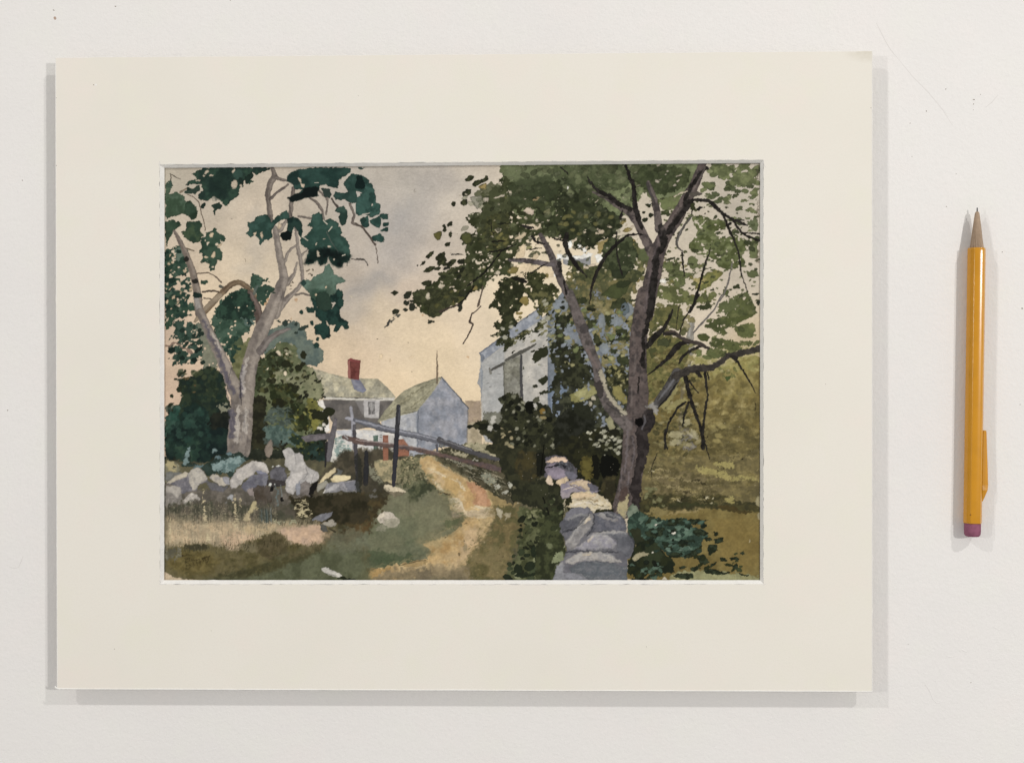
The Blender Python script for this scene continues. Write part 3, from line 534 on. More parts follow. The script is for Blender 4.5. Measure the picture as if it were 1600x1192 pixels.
for i in range(120):
    x = 40+r.rand()*900; y = 520+r.rand()*140
    K('G', [(x,y,2),(x+r.randn()*4,y+40+r.rand()*80,5)], ['4a4337','6b6353','3f4034','7a7262'][i % 4], a=.5, rough=.8, rs=3, soft=1.2, edge=0)
for s in ('335,470,10 345,600,20 365,740,30 380,880,34','585,510,8 590,620,18 600,700,34 590,790,20','632,530,8 636,600,8','750,830,6 758,980,5','85,690,10 80,880,14','215,780,6 220,900,8'):
    K('G', s, 'b6a680', rough=1.8, rs=3, dry=.42, soft=1, edge=0)
F('G','690,650 740,545 765,570 755,600 790,618 740,625 720,660','b3a478', rough=1.2, rs=3, holes=.2); F('G','650,710 690,640 720,680 715,720','b09f78', rough=1.6, holes=.3)
F('G','1055,530 1100,540 1170,570 1180,640 1230,690 1150,700 1080,680 1062,600','b8ab82', rough=2, rs=3, dry=.5, edge=0)
for x in (1070,1085,1105,1120,1140,1160): K('G', f'{x},550,7 {x+8},640,8 {x+25},690,6', 'bcae84', rough=1.6, rs=3, dry=.35)
for i in range(24):
    x = 770+r.rand()*110; K('G', [(x,600+r.rand()*30,3),(x+4,700+r.rand()*30,5)], ['5f6d68','38423b','7a8480','4e5a52'][i % 4], a=.8)
K('G','890,720,14 980,725,20 1080,715,16','a3a07e',rough=2.4,rs=3,dry=.3); K('G','900,420,8 930,480,12 920,590,16','6b7a78',a=.8,rough=2); K('G','950,430,6 960,520,8','7f8c8b',a=.7)
for i in range(40):
    x = 900+r.rand()*380; y = 700+r.rand()*30; K('G', [(x,y,3),(x+r.randn()*6,y+22,4)], ['413c2a','a5966f'][i % 2], a=.7)
# dark weeds in front
F('G','38,930 180,905 330,895 460,910 540,945 620,950 640,900 700,875 780,850 880,800 960,810 1000,860 1040,900 1200,910 1310,880 1450,880 1640,900 1640,1230 330,1190 120,1160 38,1110','5f5733', col2='6f6541', c2s=14, rough=2.4, rs=4, soft=6, edge=0)
F('G','760,870 880,800 960,820 1010,890 1000,980 860,1010 770,960','584f32', col2='675c3e', c2s=7, rough=2.5, soft=4, edge=0)
F('G','620,900 740,870 780,960 680,960','7d7355',a=.8,rough=2.5,soft=5,edge=0)
F('G','100,960 300,940 420,960 480,1040 380,1120 160,1130 60,1060','685b30', col2='76683a', c2s=8, rough=3, soft=14, edge=0)
F('G','38,940 130,920 190,960 120,1020 38,1020','7f7a66', rough=2.5, rs=3, dry=.3, edge=0, col2='5f5b48'); F('G','190,900 340,890 400,910 300,950 220,940','4c4832',rough=2,soft=3,edge=0)
F('G','800,1090 1000,1000 1250,920 1640,900 1640,1230 330,1200 600,1140','666a4d', col2='585c40', c2s=14, rough=4, rs=12, soft=26, edge=0)
K('G','640,1120,60 850,1080,70 1050,1010,50 1250,950,40','4f4a2b', a=.75, soft=10, rough=4, rs=8, edge=0); K('G','460,1150,30 700,1110,46 900,1060,30','46452a',a=.7,soft=8,rough=4,edge=0); K('G','1040,980,40 1200,930,40 1290,900,20','6b6040',a=.7,soft=8,rough=3,edge=0)
F('G','1380,800 1520,770 1640,800 1640,960 1400,960 1300,900','70725a', a=.7, soft=14, rough=5, edge=0)
for i in range(150):
    x = 40+r.rand()*1240; y = 880+r.rand()*60-(40 if 700 < x < 1000 else 0)
    K('G', [(x,y+24,5),(x+r.randn()*8,y-8-r.rand()*22,2)], ['4c4629','3b3822','8c7f58','625838'][i % 4], a=.6, rough=.8, rs=3)
for i in range(110):
    x = 60+r.rand()*900; y = 960+r.rand()*180
    K('G', [(x,y,5),(x+30+r.rand()*40,y-14+r.randn()*8,3)], ['3d381d','6f6433','4c4a28','7d7044'][i % 4], a=.45, rough=1.5, rs=3, soft=2, edge=0)
for s in ('750,830,5 757,900,8 762,980,5','945,790,6 950,840,8','1000,830,6 1010,900,8','725,840,5 740,890,6'): K('G', s, '7e7050', a=.8)
# bare paper at the corner, two white stones
F('G','20,1105 60,1120 100,1150 190,1165 300,1178 360,1190 360,1240 20,1240','bea98a', rough=.8, rs=3, edge=.1, smooth=0)
F('G','1270,1085 1310,1073 1370,1105 1420,1125 1440,1150 1380,1150 1300,1125','c4bfb2', rough=1, col2='b3afa4'); F('G','1390,1160 1440,1145 1560,1180 1480,1190','2e321f',rough=1.5); K('G','1300,1120,4 1380,1140,6','7c7a6c',a=.7)
F('H','150,690 200,640 270,645 318,690 345,730 290,770 200,740','aaa08e', col2='bdb2a0', c2s=6, rough=1, edge=0); F('H','155,685 200,642 230,660 185,700 180,730','c9bda6',rough=.8); F('H','210,700 320,690 350,740 300,775 230,765','8f8b74',a=.7,rough=2.5,soft=5,edge=0); F('H','150,770 200,740 250,760 200,815','8f8c74',rough=2,a=.8,soft=2,dry=.25)
F('H','210,470 215,425 290,440 390,475 385,488 300,490 290,530 260,500','c8b99a', rough=.8); F('H','230,485 390,488 330,520 290,530','7a6f58',a=.8)
D('H','140,478,20,12 125,520,38,14','8a8680',rough=1.6)
F('G','1190,705 1235,668 1310,655 1365,640 1338,690 1272,716','85858a', col2='74747a', rough=.8, c2s=4); F('G','1262,732 1375,698 1390,740 1340,760 1290,745','a19989',rough=1.2,holes=.2); F('G','1255,735 1300,745 1330,790 1270,800','605f58',rough=1); K('G','1330,770,8 1380,800,14','4a442f')
# signature, dark brown brush letters
for s in ('196,1000,4 210,1062,7','200,1002,5 236,1004,6 226,1028,5 206,1032,5','210,1032,5 240,1062,5','250,1008,4 264,1056,6','262,1018,4 286,1012,5','282,1014,6 290,1056,6','290,1020,5 312,1010,5 318,1044,6','300,1034,4 326,1056,5','330,1010,5 352,1002,7 340,1024,5','352,1006,5 362,1050,5','170,985,5 250,972,7','330,1004,6 384,990,8 396,978,5','384,992,5 372,1040,6'):
    K('G', s, '40361c', a=.7, rough=.9, rs=3)
# ---- rails and posts
GAIN[:] = [1.14, 1.14, 1.14]
FD, FL, FB = '3d3c3e', '8a8a90', '6b5148'
B('D','1108,1115 1130,1100 1340,1075 1375,960 1395,965 1385,1090 1360,1190 1310,1190 1320,1125 1150,1150','6a6466', col2='5a5557', c2s=6, rough=.6)
K('G','1375,-10,34 1350,80,44 1325,230,44','5f5b5e'); K('G','1315,100,14 1305,200,16 1300,290,12','2e2c2e')
K('D','1500,880,26 1520,1000,30 1530,1190,34','87868c'); K('D','1528,1020,26 1535,1190,26','4d4a4c',a=.8); K('G','1528,20,30 1540,150,30 1545,300,26 1550,400,16','4a474b')
K('D','1462,962,20 1530,975,28 1600,995,34','908f96')
K('E','-20,975,30 60,1000,44 200,1040,46 330,1072,44 480,1102,46 640,1140,40 760,1172,40','5f6067', rough=.6); K('E','-10,978,14 200,1032,16 350,1068,14 500,1098,12 620,1126,8','8d8e96', a=.85, rough=.8); K('E','150,1050,8 320,1090,8 560,1140,6','46464c',a=.8)
K('H','640,80,40 800,140,44 960,195,36 1120,240,30 1220,280,20','4c4a4c', rough=1); K('H','660,80,10 800,128,10 900,165,8','7e7d80',a=.7)
K('D','1450,1110,34 1530,1135,40 1620,1155,44','5d4a44'); K('D','1450,1100,12 1480,1122,12','8f8a88')
K('H','-20,97,36 130,113,34 290,129,34 460,155,32 620,190,32 760,225,30 900,262,28 1050,300,36 1210,340,26','665048', rough=.7, col2='584a47', c2s=6); K('H','-10,82,10 150,100,12 290,112,8','9a8a84',a=.8); K('H','330,125,10 470,140,10 640,180,8','8d7a72',a=.7); K('H','860,240,14 1040,280,22 1190,320,14','5c4c4a',a=.9,rough=1.4)
B('H','202,150 246,148 246,240 205,244','8c5a44'); B('H','326,172 408,176 405,206 316,212','8f5c46')
K('H','625,120,18 630,165,18','55555b')
K('E','325,872,34 322,960,38 312,1080,36 305,1190,36','3a3a3d'); K('H','312,40,32 302,200,36 290,380,32 286,438,24','34343a'); K('E','334,880,8 328,1000,8','5f6068',a=.8)
K('H','70,175,26 75,300,40 66,425,36','2f2f31'); K('H','0,220,40 20,350,60 10,470,40','2a2b25',a=.7,rough=2.5,soft=2)
K('H','1210,180,60 1212,260,34 1205,375,40','2b2b2a',rough=1); K('H','1200,330,14 1205,375,22','5b5f66',a=.8)
F('H','40,430 130,380 200,420 260,500 160,560 60,560','38352a',rough=2.5,a=.45,soft=6,edge=0)
GAIN[:] = [1, 1, 1]
# ------------------------------------------------------------------ woods and field on the right
GAIN[:] = [1.12, 1.11, 1.06]
F('F','700,520 860,480 1000,560 1180,600 1330,560 1420,520 1440,490 1530,478 1640,500 1640,1250 600,1250 640,800','736538', col2='665a32', c2s=12, rough=2, rs=6)
F('F','1200,600 1340,560 1430,500 1560,490 1565,800 1300,820 1200,760','857842', a=.8, col2='786c3c', rough=3, soft=10, edge=0)
F('I','600,-40 1600,-40 1640,650 1200,640 900,660 640,640','6a5f38', col2='574f30', c2s=10, rough=2, soft=3, a=.9)
F('I','640,560 760,480 900,430 1100,440 1260,500 1400,560 1640,560 1640,660 1500,655 1300,625 1100,610 900,640 640,700','4b4629', col2='3c3a25', c2s=8, rough=2.4, rs=5, soft=3)
F('I','720,300 900,290 1080,330 1220,350 1340,430 1260,510 1100,520 900,500 740,520','595134', col2='6c6143', c2s=6, rough=2.2, soft=4, edge=0)
F('I','560,700 860,640 1200,615 1640,650 1640,1230 560,1230','75673a', col2='6b5c31', c2s=20, rough=2, soft=4)
F('I','1200,700 1580,680 1580,1100 1350,1120 1250,900','776434', a=.6, soft=16, rough=4, edge=0); F('I','900,1110 1200,1090 1560,1140 1640,1180 1640,1230 880,1230','7f7d58', col2='868662', rough=2.2, soft=2)
for s in ('870,660,16 1000,640,22 1130,625,14','780,640,10 860,620,14'): K('I', s, '9a8862', a=.6, soft=5, rough=2, dry=.3, edge=0)
K('I','1260,600,20 1360,610,36 1420,640,24 1520,650,10','4a3f22', rough=1.6); K('I','760,590,30 1000,585,34 1240,580,26','393c24', a=.8, soft=4, rough=2)
r = np.random.RandomState(21)
for i in range(420):
    x = 720+r.rand()*840; y = -180+r.rand()*760
    c = ['8b7d4e','5b5230','7b6e3c','494224','988a5a','6a6040'][r.randint(6)]
    K('I', [(x,y,8+r.rand()*10),(x+30+r.rand()*50,y+r.randn()*10,4+r.rand()*6)], c, a=.42, rough=1.8, rs=3, soft=2, edge=0)
for s in ('1080,285 1200,300 1330,330 1370,390 1340,405 1250,360 1130,340 1095,310','1230,255 1400,250 1380,270 1400,300 1300,300 1240,280','1380,360 1560,370 1580,400 1440,400 1360,410','1300,530 1380,520 1390,570 1350,580 1330,560'):
    F('I', s, '8f854f', rough=2, rs=3, a=.85, dry=.2, edge=0)
for s in ('740,300,14 800,310,22 900,330,10','760,380,10 860,370,16 960,380,8','700,470,10 780,450,12','980,400,12 1080,400,16 1150,410,8','900,540,10 970,545,12','1100,540,14 1150,545,18','850,440,10 950,450,14 1000,500,10'):
    K('I', s, '958862', a=.6, rough=1.8, rs=3, dry=.25, edge=0)
for s in ('1060,400,10 1120,395,12 1165,430,10','1150,520,12 1180,580,8','940,480,8 1050,490,10','1250,330,5 1330,300,4','1000,530,10 960,560,8'): K('I', s, '35301e', a=.8, rough=1.8, rs=3)
D('I','755,320,16,12 1205,575,12,6 960,555,14,6 1180,530,9,12 1220,535,8','a9a083', rough=1.4); D('I','1445,230,10,4 1180,60,4','2e2818')
for x, y in ((1210,1030),(1290,1025),(1265,1100),(1310,920),(1230,840),(1330,850),(1250,1140)): D('F', f'{x},{y},34,20,10', 'a0925a', al=.55, edge=.15)
K('F','1548,850,10 1550,900,12','3b3520')
# pale tree standing behind
K('F','1062,190,40 1045,300,52 1048,440,58 1015,560,60','76736f', rough=1.2, col2='86827c', c2s=5); K('F','1052,200,16 1038,320,16','9c9a98',a=.7)
K('F','985,700,40 990,800,30 975,1000,40 985,1130,60','6c6557', a=.7, rough=2)
F('I','950,40 990,-10 1040,-20 1110,60 1060,100 1100,130 1050,170 980,160 1000,110 940,130','67625c', col2='7c776c', c2s=4, rough=1.4, holes=.25); F('I','1000,0 1100,40 1115,90 1050,60','a39c86',rough=1.4,a=.9)
for i in range(230):
    x = 960+r.rand()*620; y = 430+r.rand()*200+(60 if x < 1250 else 0)-(x-960)*.06
    D('F', f'{x:.0f},{y:.0f},{10+r.rand()*22:.0f},{7+r.rand()*9:.0f},{r.randint(-40,30)}', ['8b8450','79753f','9a9360','6d6a3c','848252'][i % 5], al=.55, rough=1.6, edge=.05, soft=2)
F('F','1040,440 1200,500 1330,480 1440,420 1560,440 1560,620 1300,660 1100,640','8d874f', a=.35, rough=4, soft=22, edge=0)
for i in range(340):
    x = 980+r.rand()*590; y = 600+r.rand()*480
    D('F', f'{x:.0f},{y:.0f},{10+r.rand()*26:.0f},{7+r.rand()*12:.0f},{r.randint(-80,60)}', ['8f8353','5d5430','7c7042','9c9064','524a2b'][i % 5], al=.35, rough=1.8, edge=.05, soft=3)
GAIN[:] = [1, 1, 1]
# ------------------------------------------------------------------ crown of the right tree
OL, OM, OD = '62643f', '4a4d30', '33351f'
F('P','760,690 790,640 830,620 870,600 900,480 940,430 1000,420 1010,690 900,720 830,760','4b4d37', a=.0)
# foliage in front of the barn: light dabs first, darks after
L('P','858,470 1000,440 1010,640 900,660 862,600',150,(2.5,6),['7d7346','6e6a40','8c8a62','7c8187','8d949b','535633'],ang=-.3,da=.8,asp=.6,seed=41,al=.9)
L('P','1000,380 1080,420 1090,560 1010,600',110,(3,7),['6d6a3a','8a8050','595a35','7f7a4a','9b9068'],ang=-.3,da=.7,asp=.6,seed=42,al=.9)
L('P','1000,560 1070,560 1080,720 1010,740',70,(2.5,6),['7e7444','6a6238','8f8554','595330'],ang=-.3,da=.7,asp=.5,seed=43,al=.8)
F('C','60,900 240,880 400,850 560,900 620,1000 560,1100 420,1190 140,1190','565636', a=.75, col2='7a7044', c2s=6, rough=2.4, rs=5, holes=.35)
# top of the crown
GAIN[:] = [1.10, 1.14, 1.10]
F('P','782,250 800,258 1098,250 1102,268 1085,295 1062,308 1020,318 1008,298 985,332 962,342 948,362 930,350 900,372 860,372 832,350 800,330 790,300','5d6142', col2='6d7150', c2s=14, rough=1.8, rs=6, edge=.14)
F('P','868,268 900,262 950,275 1000,270 1008,300 985,330 960,335 940,305 905,300','767a55', a=.8, col2='656a48', c2s=9, rough=2)
F('P','790,262 860,258 870,290 840,300 800,290','626648', a=.8, rough=2, soft=5)
F('P','1000,258 1080,262 1075,290 1045,305 1015,300 990,285','343a23', col2='454a2e', c2s=8, rough=2, soft=2)
F('P','915,258 985,258 1005,275 960,285','4c5236', a=.7, rough=2, soft=2)
for s in ('900,270 925,265 930,285 905,290','945,275 975,272 985,290 960,300 945,290','870,262 890,258 895,270 875,278'): F('P', s, '5c6140', a=.6, rough=1.2, rs=3, edge=.35, ew=1)
F('P','880,275 910,280 930,310 900,315','464b32',a=.7,rough=1.6,edge=.2)
GAIN[:] = [1, 1, 1]
# dark left half
GAIN[:] = [1.06, 1.10, 1.08]
F('P','788,268 800,285 830,300 880,295 905,305 940,330 950,350 940,372 900,378 868,372 850,366 828,372 818,395 802,402 800,432 785,430 768,436 758,452 735,458 716,472 690,487 668,492 650,480 648,468 664,462 686,461 660,452 684,440 690,426 728,412 732,394 724,374 742,366 750,358 735,350 726,340 752,330 760,322 748,312 768,298 780,290','45482c', col2='34371f', c2s=11, rough=2, rs=5, holes=.27, edge=.14)
F('P','742,300 770,285 795,292 800,330 790,380 760,390 750,340 760,320','4b4d31', a=.8, rough=2); F('P','756,340 800,330 800,390 770,395 750,380','3a3b24', a=.85, rough=2, col2='4e4c2a', c2s=6)
F('P','830,285 880,282 925,300 935,345 900,370 860,365 838,340','2f3320', col2='3f4429', c2s=7, rough=2.2, holes=.3)
F('C','0,280 150,260 330,300 410,400 500,440 520,500 440,600 330,640 240,720 160,700 90,620 0,560','3a3e26', col2='2a2e1d', c2s=8, rough=2.2, rs=5, holes=.16)
L('C','0,400 400,400 520,500 300,700 60,600',46,(3,6),['2d311e','474b2f','6b6338','343822'],ang=-.2,da=.6,asp=.6,seed=44,al=.85)
L('P','755,300 870,290 900,370 740,460',60,(2.5,5.5),['2c2f1c','555833','6a6739','3a3d25'],ang=-.3,da=.7,asp=.65,seed=45,al=.7)
F('P','860,262 930,258 960,290 930,300 880,295','4a5033', a=.6, rough=2.5, soft=4, col2='3a4029'); F('P','795,285 860,270 880,300 840,320 800,320','3d432b', a=.75, rough=2.5, soft=5)
for s in ('930,262 980,258 985,290 960,300 940,285','985,262 1050,258 1060,290 1030,305 1000,290','900,290 940,285 960,310 920,320'): F('P', s, '4d5335', a=.65, col2='3c4229', c2s=5, rough=2, rs=4, edge=.2)
GAIN[:] = [1, 1, 1]
# light gaps and ochre leaves
F('B','1300,400 1340,370 1385,390 1380,430 1330,425','bba993', rough=1.2); F('B','1290,520 1340,500 1440,500 1440,530 1400,545 1320,530','c4b294', rough=1.2); F('B','1230,600 1300,560 1330,570 1270,620 1235,620','c2ae8c',rough=1); F('B','1250,700 1320,640 1310,760 1240,770','cdb793',rough=1.2); F('B','1360,760 1400,720 1430,750 1380,780','ccb793',rough=1); F('B','1220,830 1330,800 1500,830 1560,900 1400,960 1330,900 1280,940 1240,900','ceb995', rough=1.4)
F('B','1060,300 1150,265 1150,285 1080,302','b5a892',rough=1); F('B','1180,240 1205,235 1210,275 1190,270','b5a892',rough=1); F('B','985,300 1030,290 1025,320 990,335','b0a492',rough=1); D('B','1100,545,24,16 1100,880,20,16 850,962,18,18 660,985,24,18 1105,347,8 1410,480,10,5','b9ab92', rough=1.2); F('B','880,285 960,275 985,300 970,360 940,390 900,340','8e8b78',rough=1,a=.9,edge=.25); F('B','1370,320 1400,290 1440,290 1410,320','a3895e',rough=1); F('B','1450,400 1510,375 1500,430 1460,430','7b7850',rough=1.2)
L('B','1050,550 1170,580 1160,690 1050,680',9,(3,6),['6e6a39','7b7540'],ang=-.2,da=.5,asp=.55,seed=46); D('B','1220,860,44,28,-20 1480,900,18,20 920,1000,26,18 1260,990,30,12 1320,1100,28,34 760,1110,18,26','857640', edge=.25)
F('C','320,650 440,600 430,640 400,690 330,740','9a8752',rough=1.4); F('C','500,480 550,450 545,480 510,510','96854f',rough=1); D('C','560,545,34,18,-10 600,650,30,40 350,960,60,24,-25 210,990,36,26 570,930,24,50 640,940,20,14','8f7d45', edge=.2); F('C','310,560 370,545 385,565 320,585','bfae90',rough=1)
L('P','985,258 1100,258 1085,300 1020,325 1000,300',14,(1.5,4),['b3a792','aca18d'],ang=-.2,da=.6,asp=.5,seed=110)
L('P','880,372 1000,330 1010,440 890,420',26,(1.5,4.5),['bfae94','c6b598'],ang=-.2,da=.6,asp=.5,seed=111)
L('P','745,300 880,360 860,420 700,470',26,(1,3),['b6a992','c2b294'],ang=-.3,da=.6,asp=.55,seed=112)
L('P','800,258 1000,258 990,330 860,300',46,(4,8),['7a8058','5d6342','6d7450','4a5034'],ang=-.2,da=.9,asp=.6,seed=113,al=.6,edge=.25)
# white gouache sky holes by the barn roof
for s in ('0,745 60,730 150,750 240,730 275,720 280,760 200,770 60,780','70,690 100,640 130,620 130,660 100,700','200,690 230,680 245,715 215,725','300,740 400,720 430,750 420,790 370,790 330,800','455,720 480,700 495,730 470,740','600,1 601,1 601,2'):
    F('C', s, 'd8d6cd', rough=1.4, rs=3, holes=.12)
D('C','840,945,24,18 735,345,8 100,215,10 185,670,12,16 1050,1170,16,14','d6d2c6', rough=1.4); F('C','225,830 300,800 340,850 250,890','bfae94',rough=1)
F('B','1530,860 1560,850 1570,900 1540,920','dcd9d0',rough=1.4,rs=3); F('B','1560,740 1600,735 1600,790 1570,790','d8d6cf',rough=1.4)
# loose sprays on the left of the crown
for s in ('842,150 880,122 916,120 910,150 880,168 850,165','900,185 940,155 990,150 1000,125 1025,120 1025,158 960,190 915,212','945,210 1010,175 1015,230 985,236','820,255 860,225 898,225 890,270 850,288 825,280','808,335 830,305 865,300 862,345 835,365','732,342 750,322 775,335 770,360 745,360','598,575 640,556 668,558 650,620 630,630 605,600','665,510 690,500 704,545 690,565 668,555 680,535','700,505 725,480 748,480 742,510 715,522','715,570 740,548 745,600 722,612','682,658 705,640 732,642 720,672 690,672','818,580 850,560 890,575 920,620 890,650 850,662 820,620 800,618','535,755 570,720 605,708 602,735 555,772','608,770 640,730 690,712 690,755 705,790 640,835 625,815 632,785','492,830 515,790 538,790 530,812','515,870 540,845 580,825 612,828 605,850 560,880 540,875','690,810 745,778 765,795 740,830 700,830','496,965 530,940 582,935 588,980 540,985','262,1035 300,1015 328,1030 295,1058','362,1050 390,1025 430,1018 425,1060 395,1082','430,1040 480,1010 560,1005 600,1020 590,1080 540,1130 480,1120 440,1090'):
    F('B', s, '3c3f29' if s[0] not in '589' else '44482c', col2='2f3220', c2s=4, rough=.7, rs=3, smooth=1, edge=.25, ew=1)
F('B','945,210 1010,175 1015,230 985,236','9a854e',rough=.6,edge=.2); F('B','598,575 640,556 668,558 650,620 630,630 605,600','65602f',rough=.5,edge=.25)
F('B','818,580 850,560 885,575 900,620 880,650 850,662 820,620','57592f',rough=.7,edge=.22); D('B','475,822,8 700,845,30,12,-20','31332a'); K('B','740,738,8 790,732,14 830,738,6','2c2c26')
F('B','430,1040 480,1010 600,1000 640,1020 700,1010 760,1060 740,1130 690,1180 620,1150 570,1170 540,1130 480,1115 440,1085','4c4f31', col2='3b3e27', c2s=6, rough=1, rs=3, edge=.25); D('B','555,1060,16,26','b9ad93'); F('E','550,150 570,60 640,0 720,0 700,110 650,160 590,182 560,172','3a3e27', col2='4d5030', c2s=5, rough=1, edge=.2); D('E','630,110,30,24 590,90,20,30','4d5032',al=.7)
F('E','265,130 295,110 335,122 320,150 280,160','363829',rough=.7); D('E','385,65,24,20 430,95,26,34 380,118,18,14 425,50,18,10 390,10,30,22 575,212,24,14 600,212,8','35382a'); F('E','790,-10 870,-20 830,60 820,130 785,140','33362a',rough=1)
F('E','215,265 240,205 275,170 330,150 350,160 300,190 260,225','5b5a50',rough=1.2,dry=.35); F('E','215,268 235,215 265,185 250,240','4a4a45',rough=.8)
L('B','620,800 860,760 1000,900 850,1000 640,980',34,(3,6),['363925','42462b','2c2f20','505332'],ang=-.4,da=.6,asp=.6,seed=47)
L('B','640,960 1000,960 880,1120 620,1150',22,(3,6),['3b3e27','4a4d2e','5b5a31'],ang=-.6,da=.6,asp=.65,seed=48)
# the spray hanging before the gable
F('B','1150,920 1240,900 1300,940 1320,1000 1290,1060 1300,1130 1250,1190 1140,1190 1180,1140 1020,1145 1110,1090 1060,1040 1110,1010 1100,970','30341f', col2='43472a', c2s=6, rough=1.8, rs=4, holes=.16)
F('B','1300,880 1420,870 1500,900 1440,960 1560,970 1580,1040 1460,1080 1400,1100 1330,1060 1290,1010 1340,960','34381f', col2='4a4d2c', c2s=6, rough=2, rs=4, holes=.2)
F('B','1420,1090 1540,1050 1560,1100 1500,1190 1430,1190','3a3d25', col2='76703c', c2s=5, rough=1.6, holes=.2)
F('E','1100,0 1290,0 1250,90 1230,150 1255,220 1200,260 1180,330 1245,370 1140,450 1150,400 1080,400 1105,345 1040,320 1120,280 1060,230 1130,180 1100,110 1020,100','30341f', col2='41452a', c2s=6, rough=1.7, rs=4, holes=.2)
F('E','1320,-20 1580,-20 1560,60 1480,80 1440,160 1480,220 1420,290 1330,310 1260,370 1190,360 1290,290 1400,265 1430,180','3c4027', col2='6b683e', c2s=6, rough=2, rs=4, holes=.34)
F('E','1370,480 1420,420 1490,400 1500,460 1420,520 1390,535','363a24',rough=1.5); F('E','1410,680 1470,630 1500,650 1460,710','363a24',rough=1); F('E','1500,380 1620,350 1640,700 1560,740 1440,790 1420,770 1520,700 1560,600 1510,520','2c2f20', col2='3b3f2a', c2s=6, rough=2, rs=4, holes=.2)
L('E','1060,240 1500,120 1560,420 1300,460 1150,440',40,(1.6,4.5),['30341f','7f7d5c','8a8550','2a2d1d'],ang=-.6,da=.4,asp=.45,seed=49)
L('E','1400,60 1640,0 1640,400 1420,420',34,(2,4.5),['8b8a6d','6d6a40','3a3d26','9d9a80'],ang=-.4,da=.6,asp=.6,seed=50)
D('E','1160,335,20 1205,250,14,16 1140,265,20,14 1390,715,20,14,-30 1300,570,8,14 1425,545,14,8','a29f8a'); D('E','1270,145,26,12 1310,45,36,30 1280,178,16,8','8d7a3f'); D('E','1300,570,6,14 1395,712,20,12,-20','35382a')

# broken sunlight and leaf over the long wall of the barn
F('C','60,880 240,860 400,830 560,880 640,860 640,1010 560,1120 420,1190 140,1190 100,1000','5a5c3a', col2='7a7044', c2s=6, rough=2, rs=5, holes=.33, hs=7)
F('C','100,760 330,840 420,760 560,620 640,640 700,760 690,900 600,960 400,930 240,960 120,900','454a2e', col2='5e6039', c2s=7, rough=2, rs=5, holes=.3, hs=9)
F('C','380,620 600,590 610,660 640,760 600,860 480,900 420,860 360,760','3a4229', col2='525a3a', c2s=6, rough=1.6, rs=4, holes=.16, edge=.16)
F('C','350,1050 420,990 500,940 580,950 560,1030 500,1080 420,1070','4d5530', rough=1.2, edge=.16); F('C','430,860 520,850 560,890 520,930 440,915','373f29', rough=1.1, edge=.16); F('C','470,960 560,930 590,960 540,1000 480,995','3c4429',rough=1)
F('F','40,60 200,20 420,60 620,40 620,330 560,460 380,430 200,300 60,260','5c5d3c', col2='84794c', c2s=5, rough=1.8, rs=5, holes=.42, hs=6)
for s in ('140,40 230,10 250,60 180,80','440,60 520,20 560,60 500,110 430,110','390,160 440,150 470,230 420,260 390,220','460,280 540,265 570,310 510,330 470,310','400,400 470,420 490,450 440,465','470,480 560,470 580,540 520,560 480,530','400,360 440,365 450,390 410,385','250,180 330,200 300,260 270,300 250,240','460,340 560,320 610,330 580,360 470,360','0,180 60,150 120,190 100,260 20,260','640,30 600,60 560,40','300,300 350,330 340,390 290,360'):
    F('F', s, '3a4027', col2='464b2e', c2s=4, rough=1.2, rs=3, edge=.16)
for s in ('330,100 440,110 470,150 380,160 320,140','440,380 560,370 540,420 440,410','360,480 470,490 460,540 360,545','280,40 380,60 360,110 290,90','500,440 560,430 560,470 500,470','200,90 260,80 270,130 210,130','480,160 540,140 560,180 500,200'):
    F('F', s, '92875a', col2='7d7648', c2s=3, rough=1.3, rs=3, a=.9)
D('F','115,250,30,38 105,350,30,34,20 310,270,22,34 60,605,20,24 360,200,30,60 420,310,40,22 560,120,50,60 480,210,50,40 380,420,40,50 20,250,24,34 40,90,60,50', '838b91', al=.9, rough=1.6)
D('F','540,110,34,50,10','5d6a70',al=.8,edge=.3); L('F','380,280 600,260 600,520 420,500',18,(1.5,4),['8b9196','9b9a86','8d8457'],asp=.7,seed=90)
L('F','0,300 260,380 300,560 60,560',26,(1.5,4),['7d868c','2b2e22','33372a'],asp=.7,seed=91)
# yellow leaves of the trees beyond, right of the trunk
F('F','740,120 960,60 1010,200 960,280 880,260 800,240 740,330 720,220','76713f', col2='5b5d35', c2s=5, rough=1.8, rs=5, holes=.2)
F('F','720,330 800,290 900,330 960,300 1040,420 1010,560 930,600 820,760 740,830 690,800 700,450','7a733f', col2='5f5f34', c2s=6, rough=1.8, rs=5, holes=.12)
F('F','790,360 850,330 900,360 880,410 800,400','4d5232',rough=1.4,edge=.2); F('F','730,420 780,410 780,480 740,500','525530',rough=1.4)
for s in ('760,500 830,490 860,530 800,550','820,560 900,530 980,560 940,600 850,580','740,690 800,650 830,700 780,760','860,430 930,420 960,470 900,500','900,620 960,640 900,720 860,700','1000,760 1040,700 1080,760 1040,830'):
    F('F', s, '6a5f33', col2='857a48', c2s=3, rough=1.5, rs=3, edge=.22, a=.9)
L('F','720,440 1100,480 1120,900 760,900 700,760',80,(2,5),['948750','6a6136','a3976a','504c2b','8a7d46'],ang=-.3,da=.6,asp=.6,seed=92,al=.85)
for s in ('800,860 900,750 940,700 960,740 880,860 840,900','860,880 920,830 1000,800 1030,830 940,880 880,930'):
    F('F', s, '938a55', rough=1.8, rs=3, holes=.15, a=.9)
L('F','760,950 1100,880 1120,1180 780,1180',60,(2.5,6),['7f7441','5d5530','9b8f62','8c8252','4e4a2c'],ang=-.2,da=.4,asp=.5,seed=93,al=.75)
